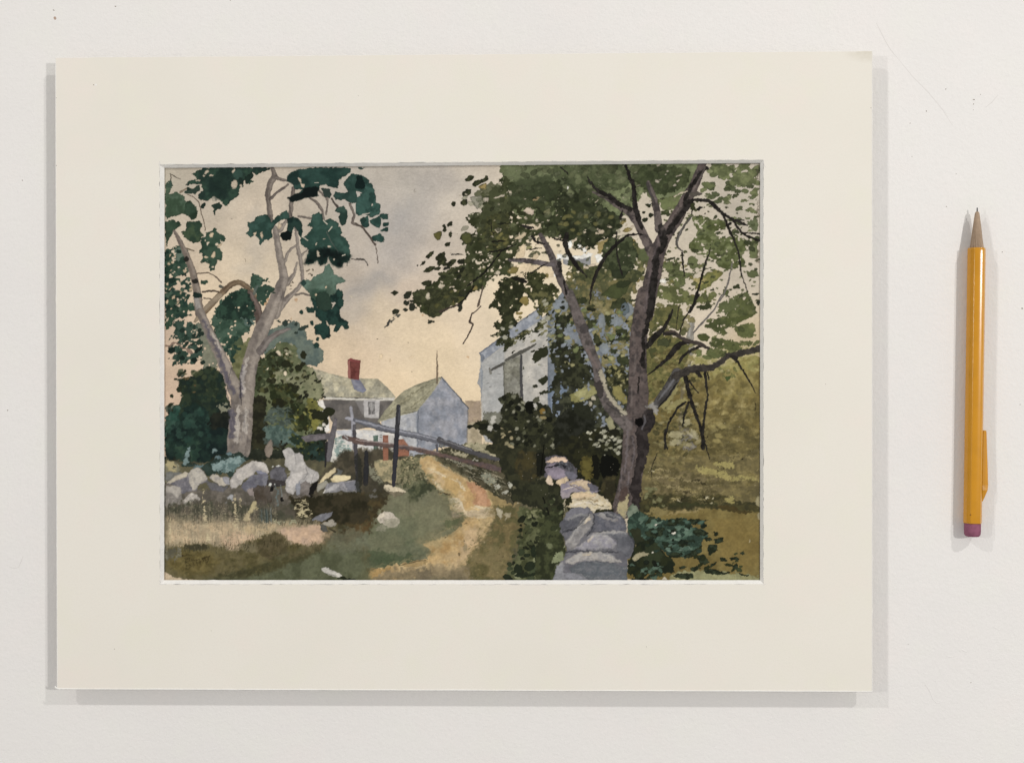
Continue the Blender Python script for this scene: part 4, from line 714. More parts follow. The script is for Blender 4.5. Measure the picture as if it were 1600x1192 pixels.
for s in ('870,1090 920,1060 1000,1080 960,1120 880,1110','960,980 1030,960 1060,1000 1000,1030','870,1140 960,1120 980,1160 900,1185','1040,1040 1090,1060 1110,1120 1060,1110'):
    F('F', s, 'a39a72', rough=1.6, rs=3, a=.85)
# ---------------- dark undergrowth below the barn
F('P','738,664 758,654 782,650 788,630 784,622 795,612 812,616 820,630 842,640 838,626 862,634 872,655 900,660 930,690 985,680 990,800 905,800 880,770 852,740 820,770 790,745 780,712 760,700 772,690 748,672','2f3122', col2='3f3f29', c2s=8, rough=2, rs=5)
F('E','1140,790 1180,770 1240,770 1270,800 1290,860 1330,840 1380,820 1370,930 1420,960 1490,930 1530,1040 1600,1020 1640,1190 1140,1190 1180,1080 1120,1000 1150,940 1160,880','2c2e20', col2='3e4029', c2s=6, rough=1.8, rs=4, holes=.14)
F('E','980,920 1060,910 1140,930 1120,1000 1090,1060 1050,1050 1030,990 980,960','7b7a6a', rough=2, rs=3, holes=.3); D('E','885,1028,24,14 985,1030,40,20,-20 1090,1030,30,26 950,1003,30,8,20','25271c'); F('E','1100,805 1150,800 1170,850 1130,850','3a3c2b',rough=1); F('E','1370,815 1430,790 1430,830 1380,850','5b5b48',rough=1); F('E','1310,850 1380,820 1375,930 1320,920','15160f',rough=1); D('E','1450,910,24,24','8d6e2e'); D('E','1450,960,30,16','8e7f52')
L('E','1120,800 1300,780 1520,960 1600,1190 1150,1190',50,(2,4.5),['7a7a62','5a5c42','1e2017','24261a','8d8b73'],asp=.75,seed=51)
for s in ('1040,960 1090,930 1080,1000 1050,1010','1020,1020 1060,1030 1050,1070 1030,1060'): F('E', s, 'b4b0a4', rough=1.5, rs=3)
L('E','1130,1040 1200,1040 1230,1190 1140,1190',12,(2,4.5),['a4966e','8d8461'],seed=52)
F('P','865,610 900,560 940,580 985,565 985,690 930,730 870,700','33352a', col2='4b4d38', c2s=6, rough=2.2, rs=5, holes=.3)
F('F','0,160 60,180 120,130 60,250 90,420 180,380 230,560 300,560 340,640 280,660 180,740 90,700 40,640 0,560','2d2f20', col2='44462f', c2s=7, rough=2, rs=4, holes=.22)
F('F','380,570 520,550 580,700 520,760 430,720 400,640','2c2e1d', col2='4e4d2f', c2s=6, rough=2, holes=.15)
F('F','0,960 80,900 200,890 300,960 330,1080 340,1200 -20,1230','222419', col2='32342a', c2s=8, rough=2.4, holes=.06); F('F','60,850 200,820 320,900 300,980 180,960','2f3223',a=.9,rough=2,holes=.22)
F('P','870,690 960,660 990,700 985,815 900,812 870,760','26271b', col2='35351f', c2s=8, rough=2.2, soft=2)
F('F','110,780 200,730 290,700 330,760 240,830 120,840','86814a', col2='9a9560', rough=1.6, rs=3, holes=.2); F('F','440,720 500,700 560,830 530,860 460,800','8a8148', rough=1.6, holes=.25); F('F','380,960 440,940 470,1040 420,1060','918d68',rough=1.4); F('F','150,760 260,730 240,790 160,800','a19c68',rough=1.2,a=.9)
L('F','240,1060 500,1000 520,1150 300,1190',30,(1.6,4.2),['a3a188','85846a','b1ae94'],ang=-.2,da=.4,asp=.6,seed=53); L('F','380,540 560,560 560,720 420,700',22,(1.6,3.6),['8f8853','7b7648','a39b6a'],seed=54); L('I','260,60 520,20 500,210 330,200',18,(1.6,4.5),['8d8c70','74745a','a3a18a'],ang=-.2,da=.4,asp=.6,seed=55)
L('F','0,40 600,100 560,520 40,560',80,(2.5,6),['2d3020','4a4d2e','77804f','9a9463','8a9299','434a2e'],ang=-.3,da=.7,asp=.6,seed=56)
F('I','200,230 260,200 310,260 300,380 240,400 190,320','695f2a', col2='534b22', c2s=5, rough=2.4, rs=3, edge=0); F('I','340,220 420,190 500,240 490,350 400,390 340,340','141510', rough=2); F('I','280,200 330,190 340,400 290,380','1b1b13',rough=2)
F('I','350,370 470,360 470,560 400,560 360,500','5b5130', a=.7, rough=2, col2='3a3524'); F('I','0,440 60,470 80,600 40,800 80,960 0,1230 -150,1230 -150,900','353a24', col2='4a5030', c2s=7, rough=2)
F('H','1190,470 1480,380 1600,480 1600,660 1330,590 1220,560','2f3122', col2='3d3f29', c2s=8, rough=2.2, soft=2); F('H','1260,150 1440,200 1430,380 1300,400 1230,330','3b3825', col2='4d4527', c2s=8, rough=2.4, soft=2); F('H','1400,180 1490,190 1480,360 1400,370','22231a',rough=2,holes=.1)
K('H','1460,120,8 1450,240,12 1436,350,12','17170f'); K('H','1455,530,10 1500,660,14','1d1e16')
L('P','760,260 1000,258 960,380 740,470',70,(.35,.8),['b9ae94','a89f84','c5bba4'],seed=96,rough=.3)
L('P','780,640 980,620 990,800 830,780',70,(.35,.8),['a9a28a','c2bba6','8f8a70'],seed=97,rough=.3)
L('P','800,262 1080,258 1060,300 830,330',26,(4,9),['3f452c','575c3c','6a6f4a','343a24'],ang=-.2,da=.9,asp=.65,seed=98,al=.55,edge=.3)
L('P','1000,640 1180,640 1185,800 1010,800',60,(.4,.9),['b3a780','9a8f66','3a321c'],seed=99,rough=.3)
# ------------------------------------------------------------------ sprays on the right of the crown
GAIN[:] = [1.04, 1.08, 1.02]
MG = ['5e6240','6d7049','505538','7a7c55','484d31']
L('C','1170,30 1570,30 1570,230 1360,200 1200,120',46,(3.5,8),MG,ang=-.2,da=.6,asp=.6,seed=60,al=.92)
L('C','1130,180 1570,230 1570,420 1330,380 1180,330',34,(3,7),MG,ang=-.1,da=.5,asp=.55,seed=61,al=.92)
F('C','1170,50 1300,40 1420,60 1500,40 1570,80 1560,190 1480,210 1400,190 1340,150 1290,160 1250,110','5d6040', col2='73754f', c2s=8, rough=2, rs=4, holes=.3)
F('C','1125,180 1180,165 1230,190 1215,225 1160,222','646844',rough=1)
F('C','1060,450 1130,430 1250,470 1330,480 1320,540 1260,560 1240,600 1330,600 1420,590 1500,640 1480,700 1430,740 1480,790 1420,830 1340,860 1260,830 1230,780 1130,740 1050,720 1030,660 1100,590 1080,520','666a43', col2='50542f', c2s=9, rough=1.8, rs=5, holes=.26, edge=.16)
F('C','1020,770 1080,745 1110,800 1130,840 1060,850 1025,810','676a45', rough=1.2); F('C','1480,480 1570,460 1570,560 1500,530','63664a',rough=1.6,holes=.2); F('C','1500,600 1570,620 1570,780 1500,760','686b48',rough=1.8,holes=.25); F('C','1470,870 1560,850 1570,920 1490,915','5d6040',rough=1.6)
L('C','1030,430 1570,430 1570,860 1100,860',60,(2.5,6),MG+['3d412a'],ang=-.2,da=.6,asp=.55,seed=62,al=.9)
F('C','800,300 880,290 960,280 1000,310 940,370 860,400 820,370','6b6f48', rough=1.6, holes=.2); F('C','740,310 800,300 810,350 760,370','545832',rough=1); F('C','820,400 880,390 900,430 830,430','3f4329',rough=1.2); L('C','800,360 1000,320 1060,520 850,520',16,(2.5,5),['474b2e','5e623e'],ang=-.2,da=.6,asp=.55,seed=63)
F('C','690,340 750,340 740,375 720,370','2f321f',rough=.8); D('C','685,410,16,12,-30 740,432,20,15,-30 697,467,24,17,-20','2c2f20')
F('C','650,700 700,680 740,700 720,790 660,800 640,750','5a5e3e',rough=1.4); F('C','845,785 880,760 935,755 920,775 860,792','3a3d29',rough=.8)
F('C','820,800 900,790 970,800 960,860 1040,880 1120,880 1000,930 1010,980 950,1000 870,940 890,880 830,850','565a38', col2='676a43', c2s=6, rough=1.8, rs=4, holes=.2); F('C','1180,880 1260,855 1315,890 1250,930 1190,1000 1110,1030 1080,990 1060,940','7b733f', col2='69683b', c2s=6, rough=1.6, edge=.16); F('C','1060,930 1110,915 1170,930 1140,970 1070,960','a38f5c',rough=1.4)
F('C','790,970 900,980 1000,1010 1050,1050 1250,1010 1240,1060 1180,1100 1000,1130 860,1100 780,1060','5b5c38', col2='717045', c2s=7, rough=2, rs=4, holes=.28)
F('C','1370,980 1420,965 1430,1000 1380,1010','3c4029',rough=.8); F('C','1300,1010 1350,1015 1340,1060 1290,1050','565a38',rough=1)
F('C','1270,1120 1390,1060 1480,1010 1510,1060 1540,1140 1460,1190 1250,1200','5d603d', rough=2, rs=4, holes=.25); D('C','1550,1045,30,8 1570,1110,16,24','34372a')
F('F','1090,90 1200,60 1210,110 1130,120','3d4128',rough=1.4); F('F','1080,20 1240,0 1200,60 1120,70','66663c',rough=1.4)
F('F','1150,250 1230,190 1340,150 1430,90 1390,40 1500,20 1550,90 1560,140 1460,190 1380,230 1300,250 1340,300 1260,310 1220,270','5c5f38', col2='4c5030', c2s=7, rough=1.6, rs=4, holes=.14, edge=.16)
F('F','1310,170 1440,170 1550,130 1550,160 1440,210 1330,260','53572f',rough=1.2,holes=.12); F('F','1380,260 1460,225 1540,220 1560,280 1500,350 1450,330 1400,300','5e6139',col2='6d6c41',rough=1.4,holes=.14); F('F','1090,310 1160,300 1195,330 1180,365 1110,355','4f532f',rough=1); F('F','1200,370 1290,340 1400,370 1530,360 1540,390 1430,400 1400,440 1300,430 1210,400','5a5d36', rough=1.6, holes=.2); F('F','1180,410 1300,430 1310,480 1240,500 1170,480','60643c',rough=1.4,holes=.15); F('F','1085,440 1130,430 1140,470 1100,480','6c6f42',rough=1); F('F','1140,470 1230,490 1200,510 1140,495','66693f',rough=1)
L('F','1140,160 1560,60 1560,440 1200,500',40,(3,6.5),['5c5f38','4c5030','6b6b42'],ang=-.15,da=.5,asp=.5,seed=64,al=.9); F('F','1310,640 1365,630 1330,685','4c5a30',rough=.8)
L('F','1250,520 1430,520 1400,640 1300,640',12,(2,5),['6c6a3c','a4946a'],seed=65,al=.8)
GAIN[:] = [1, 1, 1]
L('C','820,280 1570,260 1570,1180 1260,1180 1000,1000 820,900',170,(1.2,3.4),['5a5f3c','6e724b','4a4f32','7f805a'],ang=-.2,da=.5,asp=.5,seed=120)
L('C','820,700 1040,740 1240,860 1240,1180 820,1000',50,(1.5,4),['62653f','4c5031','7d763f'],ang=-.2,da=.5,asp=.55,seed=121)
L('P','745,290 1000,300 960,395 700,470',120,(2.5,5),['50563a','3f452b','5d6040','2b2f1d'],ang=-.3,da=.7,asp=.6,seed=122,al=.6,edge=.3)
L('P','720,300 860,262 1000,262 990,380 840,372 720,450',80,(3,7),['6c7250','5a6043','7d8060','757a58'],ang=-.2,da=.8,asp=.6,seed=130,al=.4,edge=.35)
L('P','720,300 1000,300 990,400 690,470',46,(1,2.6),['b9ac94','c4b498'],ang=-.3,da=.6,asp=.5,seed=131,al=.9)
# ------------------------------------------------------------------ limbs of the right tree
PU, PD, BK = '665954', '4c4442', '26221f'
def rlimb(t, s, c=PU, sh=PD): K(t, s, c, var=.12, col2=sh, c2s=7, c2b=-.1, rough=.5)
rlimb('C','720,170,26 762,285,42 790,400,56 802,540,64',c='6b605a'); K('C','712,180,22 740,270,24 770,330,14','4b4644',a=.8)
rlimb('C','290,250,14 400,305,24 500,370,40 580,410,64 640,490,66 700,620,68 752,730,80',c='6e625c')
rlimb('C','1140,30,62 1090,170,72 1005,330,92 930,470,104 850,590,104 790,720,120 768,860,124 735,1000,124 700,1210,120')
rlimb('F','690,-10,110 662,200,130 640,400,132 640,600,140 645,780,160 628,950,176 605,1210,172')
rlimb('I','615,-20,172 605,250,176 575,450,176 540,600,190')
rlimb('B','1435,585,34 1500,700,50 1560,850,62 1600,960,56',c='675d5a'); rlimb('C','5,800,40 30,900,52 75,1010,56 125,1090,66 170,1210,80',c='6a605c')
rlimb('F','115,-10,60 180,190,84 230,330,88 280,450,78 330,580,72 345,700,82 400,850,86 490,950,100 560,1020,90',c='6f6561',sh='57504c'); rlimb('B','1195,780,24 1330,785,40 1530,818,36',c='6d6464')
K('F','250,430,30 320,560,24','7d6c66',a=.7,soft=2); D('F','225,265,36,40','4d4746',al=.8); F('F','290,680 370,670 380,790 340,820 320,760','4a4340',rough=1.4)
K('F','350,600,30 380,690,34 410,780,30 470,860,26 540,910,20','a39a82', rough=1.6, rs=3); D('F','525,920,34,18,10 300,810,20,18 270,850,16','ada48b', rough=1.2); K('F','400,850,10 470,900,14 530,935,8','474541',a=.8)
# black accents
for t, s in (('C','245,130,10 290,200,18 330,240,28 430,290,40 500,350,44 590,385,34'),('C','548,45,26 572,110,30 590,180,26'),('C','603,165,30 612,280,40 625,380,44 645,440,46 668,540,22'),('C','1175,60,22 1110,120,24 1050,210,36 1005,310,34'),('C','1040,330,60 985,400,54 930,480,50 880,560,50'),('C','820,520,40 830,580,70 845,640,56 820,720,30'),('C','800,690,26 770,800,52 790,780,40 765,920,62 750,1060,58 735,1200,54'),
              ('F','745,-10,46 735,100,44 715,230,36 705,300,22'),('F','690,280,30 680,370,30 690,430,20'),('F','690,440,24 670,520,40 690,560,30'),('C','30,800,28 40,870,22'),('C','65,940,16 85,1040,22'),('F','650,640,12 640,760,16'),('C','520,400,14 505,450,24'),('B','1365,590,10 1400,640,26 1465,658,8'),('B','1280,508,8 1340,525,30 1378,530,16')):
    K(t, s, BK, rough=1, rs=4, col2='37322f', c2s=5)
F('F','690,900 760,890 775,980 750,1070 705,1090 720,1200 640,1230 620,1080 660,1000','2c2727', col2='3a3433', c2s=6, rough=1.4); F('I','640,-10 740,-30 715,60 730,130 700,260 670,350 660,560 655,680 600,580 575,450 610,330 640,200 625,90','332c2b', col2='423a38', c2s=7, rough=1.6)
F('F','615,970 680,960 690,1020 640,1030 610,1000','0f0d0d',rough=1); K('F','690,940,14 700,990,16 670,1050,10','6f6c70',a=.8); F('F','580,860 700,860 720,950 600,960','5a504c',a=.5,rough=2,soft=4)
for s in ('560,10,14 552,200,18 545,330,14','600,60,10 610,180,14 590,300,10','575,330,10 560,430,14','520,300,10 500,480,14'): K('I', s, '83797b', a=.6, soft=2, rough=1.2)
for s in ('580,1000,14 560,1190,16','600,700,16 590,850,20','620,480,14 610,620,16','600,250,12 610,400,14'): K('F', s, '80746d', a=.5, soft=3, rough=1.2)
for s in ('740,800,20 720,1000,24 690,1180,22','820,560,14 760,760,20'): K('C', s, '76686a', a=.4, soft=3, rough=1.4)
F('I','500,460 570,450 560,600 500,600','5a463e',a=.7,rough=1.6); F('I','480,570 530,560 570,490 570,580 560,640 540,700 480,650','a2966e', rough=1.6, rs=3, holes=.12); F('I','560,620 600,580 650,620 640,720 560,700','7b8671', rough=1.6, col2='5e6e58')
# right hand boughs and twigs
DB = '35312c'
for t, s in (('C','1000,335,24 1060,310,24 1185,315,26 1240,365,34 1300,420,26 1370,465,20 1440,490,30 1485,512,8'),('C','1300,430,16 1340,530,22 1375,600,16 1420,720,14 1440,880,12 1490,1032,8'),('C','1375,475,12 1440,565,20 1500,600,18 1590,632,16'),('C','1390,465,8 1460,468,8'),('C','1450,565,8 1590,578,12'),('C','1205,680,8 1165,800,14 1110,1000,16 1060,1160,22 1040,1190,14'),('C','1060,420,10 1065,320,14'),('C','980,720,14 988,810,16 1002,905,8'),
              ('C','675,582,12 620,578,16 560,585,18 450,680,26 370,780,28 310,900,28 275,1020,16 268,1120,8'),('C','478,560,10 470,660,14 490,790,14 520,900,10'),('C','90,580,36 75,650,40 100,730,34 160,820,34 245,912,8'),('C','-10,612,18 70,632,18'),
              ('F','706,410,36 760,340,46 800,300,44 840,265,34 880,190,26 908,120,14'),('F','1040,365,36 980,375,40 930,420,52 880,490,34 800,560,18 715,628,8'),('F','1180,412,20 1120,402,22 1040,440,26 985,485,24 962,535,14'),('F','850,305,36 910,295,34 960,320,20'),('F','960,300,8 1000,190,12 1080,60,18 1110,0,20'),('F','935,270,5 960,90,6'),
              ('F','1390,490,20 1440,570,18 1500,670,14 1552,768,6'),('F','1005,630,30 1030,740,34 1060,850,26 1100,960,24 1135,1080,20 1150,1200,18'),('I','1130,-20,20 1150,80,16 1198,235,6'),('F','1160,600,22 1170,700,22 1182,780,14 1160,900,20 1145,1050,18 1135,1200,16'),('F','1035,670,14 1070,720,12 1110,768,5'),('F','1010,835,14 950,880,18 890,980,18 855,1080,16 848,1200,14'),('I','850,0,14 848,90,16 868,155,10'),('F','1035,840,18 1000,930,20 990,1030,8'),('F','1100,600,30 1120,640,18'),('F','1180,610,10 1190,660,14'),('I','790,180,5 745,300,6 745,370,4'),('B','1250,655,6 1130,710,10 1040,830,14 980,890,14 880,970,10 860,980,8'),('B','1040,715,10 1130,705,16 1250,655,8'),('B','915,985,12 850,1075,14 790,1130,12 660,1180,14'),('B','1320,700,6 1370,695,8 1440,690,6'),('B','1465,815,10 1360,885,8'),('B','1060,640,14 1110,632,16 1160,632,8'),('B','1100,500,6 1200,492,10'),('B','1050,490,6 1050,560,8 1075,580,6'),('B','1060,565,6 1100,575,6'),('B','1210,920,10 1290,935,44 1320,950,20'),('C','40,55,10 100,110,12')):
    K(t, s, DB if t != 'B' else '24241c', rough=.7, rs=4, col2='26221f', c2s=6)
K('B','985,985,10 965,1070,10 945,1140,14','6d5c50'); K('E','970,5,12 955,80,12','6a5a4c'); K('E','968,90,8 920,140,8 900,150,12 880,215,20 910,232,14 895,270,10 830,385,10','54453c'); K('E','650,130,18 720,105,12 800,75,10','50433a')
K('C','1055,440,12 1000,510,16 955,590,24 938,650,20 950,685,14 990,712,8','5a5650'); K('C','975,540,6 945,640,8','8a8680',a=.8)
K('C','1370,800,8 1340,950,14 1300,1060,12 1275,1100,8','77716a'); K('F','1290,0,10 1230,120,12 1120,240,16 1070,300,10','76706b')
K('C','1160,60,14 1080,220,14 1020,310,8','84786f',a=.55,soft=2); K('C','980,360,30 900,470,30 830,540,24','7b6d67',a=.5,soft=3)
F('C','915,285 960,255 1030,240 1030,252 950,270 922,295','c4b59a',rough=1); F('C','1030,270 1080,245 1145,250 1130,280 1060,290','5e564c',rough=1.2); F('C','1050,340 1080,330 1090,390 1060,400 1050,370','3c4024',rough=1); F('C','1090,370 1150,368 1110,400','25241f',rough=1); D('C','1350,500,14,18,40 1160,418,8,6','2a2722'); F('C','340,275 420,285 410,310 350,300','4a443c',rough=1)
rlimb('F','770,870,60 850,775,84 905,690,84 945,610,80',c='585553',sh='45423f'); K('F','800,820,12 880,720,20 930,640,14','7d7c80',a=.7,soft=2); K('F','790,885,12 870,800,14 940,690,12','2c2927')
K('F','930,640,56 1010,595,64 1120,570,62 1215,570,44 1280,530,44 1335,478,48 1390,465,42 1440,452,48 1520,440,50 1610,405,44','3d3833', rough=1.2, col2='4a443d', c2s=5); K('F','1010,575,10 1120,545,10 1210,550,8 1300,490,8','5c554d',a=.7,rough=1); K('F','1100,600,26 1135,640,12','302c28'); F('F','1340,470 1420,480 1400,530 1370,500','302c28',rough=1)
K('F','945,320,24 1000,350,30 1060,368,26 1130,385,34 1190,420,14','4b423c'); K('F','860,290,12 930,288,14 960,310,10','5d4e46')
D('F','760,870,40,22,20 780,905,20,22 720,870,20,10','8f8b84',rough=1.6); K('F','740,840,8 790,930,12','a6a196',rough=1.6,a=.8)
# ------------------------------------------------------------------ field wall on the right
GAIN[:] = [1.07, 1.06, 1.07]
F('I','-80,210 0,200 80,215 160,300 175,370 60,390 -100,380 -60,300','5d5a60', rough=1); F('H','1470,300 1500,260 1600,250 1600,380 1550,400 1480,350','7b727c',rough=1.2)
F('I','-70,250 -20,215 60,215 100,240 80,270 0,245 -60,265','c0a68a', rough=1); F('I','0,260 40,245 130,260 150,330 60,300 0,290','63656a',rough=1.3,col2='4a4a4e',c2s=4); K('I','-60,290,12 40,275,10 80,300,8','25252a',rough=1.6); F('I','-60,310 40,300 100,340 90,390 0,385 -60,360','877d88',rough=1)
F('I','60,330 130,320 175,360 160,390 100,395','6b6a74',rough=1); F('H','1470,390 1500,355 1535,390 1530,440 1490,435','c1ae92',rough=1); F('H','1545,420 1590,390 1640,370 1660,420 1600,440','b7a482',rough=1); F('I','0,410 50,375 80,390 60,440 40,440 20,430','b7a380',rough=1.2)
F('I','40,430 100,400 200,385 280,420 330,450 340,490 250,500 130,490 100,530 40,545','817a84', rough=1, col2='8f8688'); F('I','100,420 190,390 270,410 290,450 250,480 200,440 130,430','b19e80', rough=1.4, rs=3, holes=.1); F('I','240,420 310,430 340,480 270,480','62616a',rough=1); K('I','60,470,8 160,440,8','cbbda4',a=.8); K('I','110,430,6 200,470,8','7a6c60',a=.8)
F('I','120,510 160,485 260,482 330,495 400,540 440,600 440,632 330,620 290,655 240,620 150,610 80,600 130,560','b3a581', rough=1.3, rs=4, col2=(180, 170, 143), c2s=4, edge=.1); F('I','130,500 220,490 320,510 300,530 180,535 130,530','bfa983',rough=1); K('I','150,590,12 240,565,14 340,580,10',(206, 198, 180),a=.6,rough=1.2); K('I','260,560,6 320,590,6 420,605,6','8c8162',rough=1); K('I','80,550,10 60,640,8','a49a7c',rough=1.4)
K('I','130,545,10 250,540,8 330,560,8','8a6f4c',a=.6,rough=1.4)
F('I','20,760 60,700 130,640 250,600 300,650 440,635 520,680 555,760 540,800 620,870 600,980 555,1020 560,1230 -30,1230 20,1060 90,960 80,880','6e6d70', rough=1.1, col2='65656a')
F('I','20,765 50,715 150,670 260,655 200,720 100,800 60,800','636468', col2='57585e', rough=1.2); F('I','80,640 140,612 250,605 270,650 160,665 70,715','74747a',rough=1.2)
F('I','300,680 380,640 480,650 540,710 555,770 500,790 360,790 280,800','5b5d65', col2='6a6a70', c2s=6, rough=1.2); F('I','320,670 370,645 400,680 490,700 490,725 380,700','86837f',rough=1.2,a=.9); F('I','370,650 440,645 490,690 400,680','484a50',rough=1)
F('I','70,880 130,800 200,700 260,655 298,660 300,740 230,820 150,930 100,940','8b8883', col2='7d7b79', c2s=6, rough=1); F('I','210,740 230,690 265,668 270,700 240,735','b4a78f',rough=1)
F('I','290,810 380,790 540,790 610,860 610,930 560,1000 520,970 470,940 480,880 440,820','6b6c70', rough=1.2, col2='5f6166'); K('I','300,808,20 420,795,18 530,800,14','8f8b86',a=.7,rough=1.2,soft=2)
F('I','130,930 250,860 300,815 390,815 450,850 478,900 440,930 330,940 200,940','86848a', col2='92908f', c2s=5, rough=1.1); K('I','255,870,16 290,835,14','b9ab95',a=.8); K('I','320,850,8 420,850,14 450,900,8','9f9c98',a=.6,soft=2)
F('I','70,1030 150,970 250,945 350,950 450,990 530,1040 450,1040 330,1020 200,1030 110,1060','8d8a86', col2='9a968e', c2s=6, rough=1.1); F('I','200,965 260,948 300,955 260,985 210,985','b9a98a',rough=1,a=.8)
F('I','100,1080 200,1035 330,1025 450,1045 560,1075 560,1230 300,1230 240,1150 140,1120','66696c', col2='5c6266', c2s=8, rough=1.2); F('I','0,1090 30,1040 70,1050 60,1120 120,1110 220,1135 260,1190 260,1230 -40,1230','8e8f91', col2='7c7d80', rough=1.2); F('I','60,1130 130,1115 210,1140 230,1180 100,1175','7b7c80',rough=1)
for i in range(90):
    x = 60+r.rand()*480; y = 640+r.rand()*530
    K('I', [(x,y,8),(x+30+r.rand()*40,y-14+r.randn()*16,4)], ['7d7c7c','6a6b70','918e8a','5d6067'][i % 4], a=.35, rough=1.2, rs=3, soft=2, edge=0)
for s in ('60,800,8 160,770,10 270,650,6','80,960,10 200,945,10 300,950,8 480,960,10','280,800,8 400,790,8','300,650,6 300,740,8 250,830,8','560,800,8 610,880,10'): K('I', s, '3a3c42', a=.8, rough=1.2, soft=1.5)
GAIN[:] = [1, 1, 1]
for s in ('100,700,16 180,665,20 240,660,12','330,665,12 420,655,18 500,690,12','330,805,16 430,800,20 540,806,14','260,840,14 320,822,18 400,826,14','110,1030,16 220,965,20 340,952,18 460,990,14','20,1060,14 50,1042,14','90,880,12 180,760,14 250,680,12'):
    K('I', s, 'a9a6a0', a=.6, soft=4, rough=1.4, edge=0)
for s in ('300,700,30 300,760,34 250,810,20','560,830,30 600,900,40 570,980,30','480,960,30 540,1000,30','140,940,24 300,945,20 440,945,24','530,720,26 550,780,26','90,760,26 60,800,30'):
    K('I', s, '4f5056', a=.4, soft=8, rough=2, edge=0)
# ------------------------------------------------------------------ leafy bush in the lower right corner
F('I','560,690 640,640 700,660 760,690 850,700 1010,690 1060,760 1170,790 1190,830 1130,880 1130,960 1040,1000 900,1000 800,920 720,980 600,1000 620,880 560,800','33473a', col2='46604f', c2s=6, rough=1.6, rs=5, edge=.12)
F('I','620,870 720,850 800,900 840,960 930,1040 910,1120 800,1130 760,1100 660,1180 560,1120 555,1040 600,980','252c1e', col2='30361f', c2s=8, rough=1.8, rs=5); F('I','560,780 640,760 700,850 620,900 600,830','363a26',rough=1.6); F('I','700,900 800,880 840,1000 760,1080 680,1040','3a432b',a=.8,rough=2.4,soft=4)
for s in ('690,740 730,680 780,680 730,750','840,740 880,700 990,690 1010,730 900,755 850,750','1010,710 1040,695 1130,700 1130,735 1070,745','1130,705 1195,708 1130,720','990,780 1030,765 1050,790 1030,805','690,800 760,780 830,760 870,790 800,850 720,850','870,790 920,765 975,780 920,800 880,820','940,880 1010,855 1060,870 1040,910 960,920','830,905 880,890 930,910 900,945 840,925','865,980 910,955 990,965 960,1000 890,1000','990,990 1040,960 1140,900 1130,960 1050,1000','1060,790 1120,775 1190,810 1150,830 1080,830','1100,980 1150,970 1195,1030 1160,1060 1115,1040','1180,900 1250,895 1260,940 1185,990','1150,850 1200,835 1220,860 1170,880','1220,800 1260,798 1265,825 1235,838','1220,860 1300,840 1295,880 1240,890','1270,1000 1300,990 1335,1030 1280,1030','1345,1000 1400,990 1430,1020 1360,1020','1365,1070 1410,1040 1420,1080 1390,1100','1430,965 1450,950 1470,965 1440,978','1145,1095 1230,1085 1300,1115 1360,1105 1340,1125 1260,1135 1160,1120','1420,1115 1500,1135 1490,1148 1430,1135','1045,1080 1100,1060 1130,1080 1080,1105 1050,1100','955,1075 990,1060 1025,1072 1000,1085 960,1088','910,1140 960,1120 1075,1125 1070,1160 990,1170 940,1160','1190,1060 1250,1030 1240,1060 1200,1075','690,1100 760,1075 850,1065 760,1120 690,1125','730,1125 820,1115 810,1140 700,1170'):
    F('I', s, '28301f', col2='3b4630', c2s=4, rough=1, rs=3, edge=.2)
for s in ('700,750 760,700 840,710 800,750 720,780','900,760 960,750 1060,770 1060,830 960,840 990,800','810,890 900,850 980,840 960,870 880,885','960,930 1030,900 1070,930 1000,950','700,1090 780,1060 840,1065 780,1095','660,1085 690,1080 690,1120 655,1110','640,690 720,660 700,700 660,740'):
    F('I', s, '67806c', col2='587460', rough=1.2, rs=3, a=.9)
F('I','580,1010 640,960 720,960 735,975 650,1000 630,1030','9c9370',rough=1.2,rs=3); D('I','785,748,22,13,-35 917,808,16,12 605,1055,6,8 752,957,8','cfc9b6'); F('I','820,1170 850,1145 870,1170','c2b8a0',rough=1)
F('I','760,600 840,620 880,640 820,690 760,660 690,650','857646',rough=2,holes=.2); L('I','680,460 800,460 860,600 700,640',24,(2,5),['3b3a24','7c7a50','53512f'],seed=70,asp=.6)
L('I','1080,900 1440,960 1440,1110 1050,1130',16,(2,5),['32391f','444c2c'],ang=-.3,da=.6,asp=.6,seed=71); L('I','600,1020 880,1040 860,1180 580,1180',24,(2.5,6),['1e241a','38452f','55705c'],asp=.6,seed=72,al=.85)
F('I','0,960 60,950 70,1010 20,1040 -40,1040','878e66',rough=2,holes=.15); L('I','-120,560 60,480 60,960 -120,960',18,(2.5,6),['2a2f1e','6f7550','3e452b'],asp=.6,seed=73)
D('C','1568,100,8,60 1568,400,6,80 1566,760,8,60','6a5c4c',al=.5,rough=2)
F('I','1560,660 1600,640 1600,720 1565,700','a69a74',rough=1.4); F('I','1550,540 1600,500 1600,600 1560,590','998f68',rough=1.6); D('I','1508,868,6,12,30','bfae82')
L('I','640,700 1180,720 1120,960 700,960',60,(2.5,6),['222c20','2b3828','33473a','4f6b5a'],ang=-.2,da=.5,asp=.55,seed=94)
L('I','700,720 1050,740 1060,940 860,960',14,(2,4.5),['6b8572','5f7b68'],ang=-.2,da=.5,asp=.45,seed=95)
# paper tooth over everything
g = (noise(1.1, 91, 3.0, .9)-.5)*.05+(noise(.9, 92)-.5)*.045+(noise(3, 93)-.5)*.02
canvas *= (1+g)[..., None]
SAT = .82
TABLE_C = (.815, .79, .76); MAT_C = (.81, .77, .69); CORE_C = (.86, .84, .80)
YEL_C = (.60, .27, .012); TIP_C = (.38, .27, .18); ERA_C = (.27, .095, .15)
LAMPS = [(1.2, .25, 1.5, 44), (-1.5, .2, 1.5, 23), (1.4, 1.55, 1.5, 58), (-1.6, 1.55, 1.5, 46)]
AMB = .36
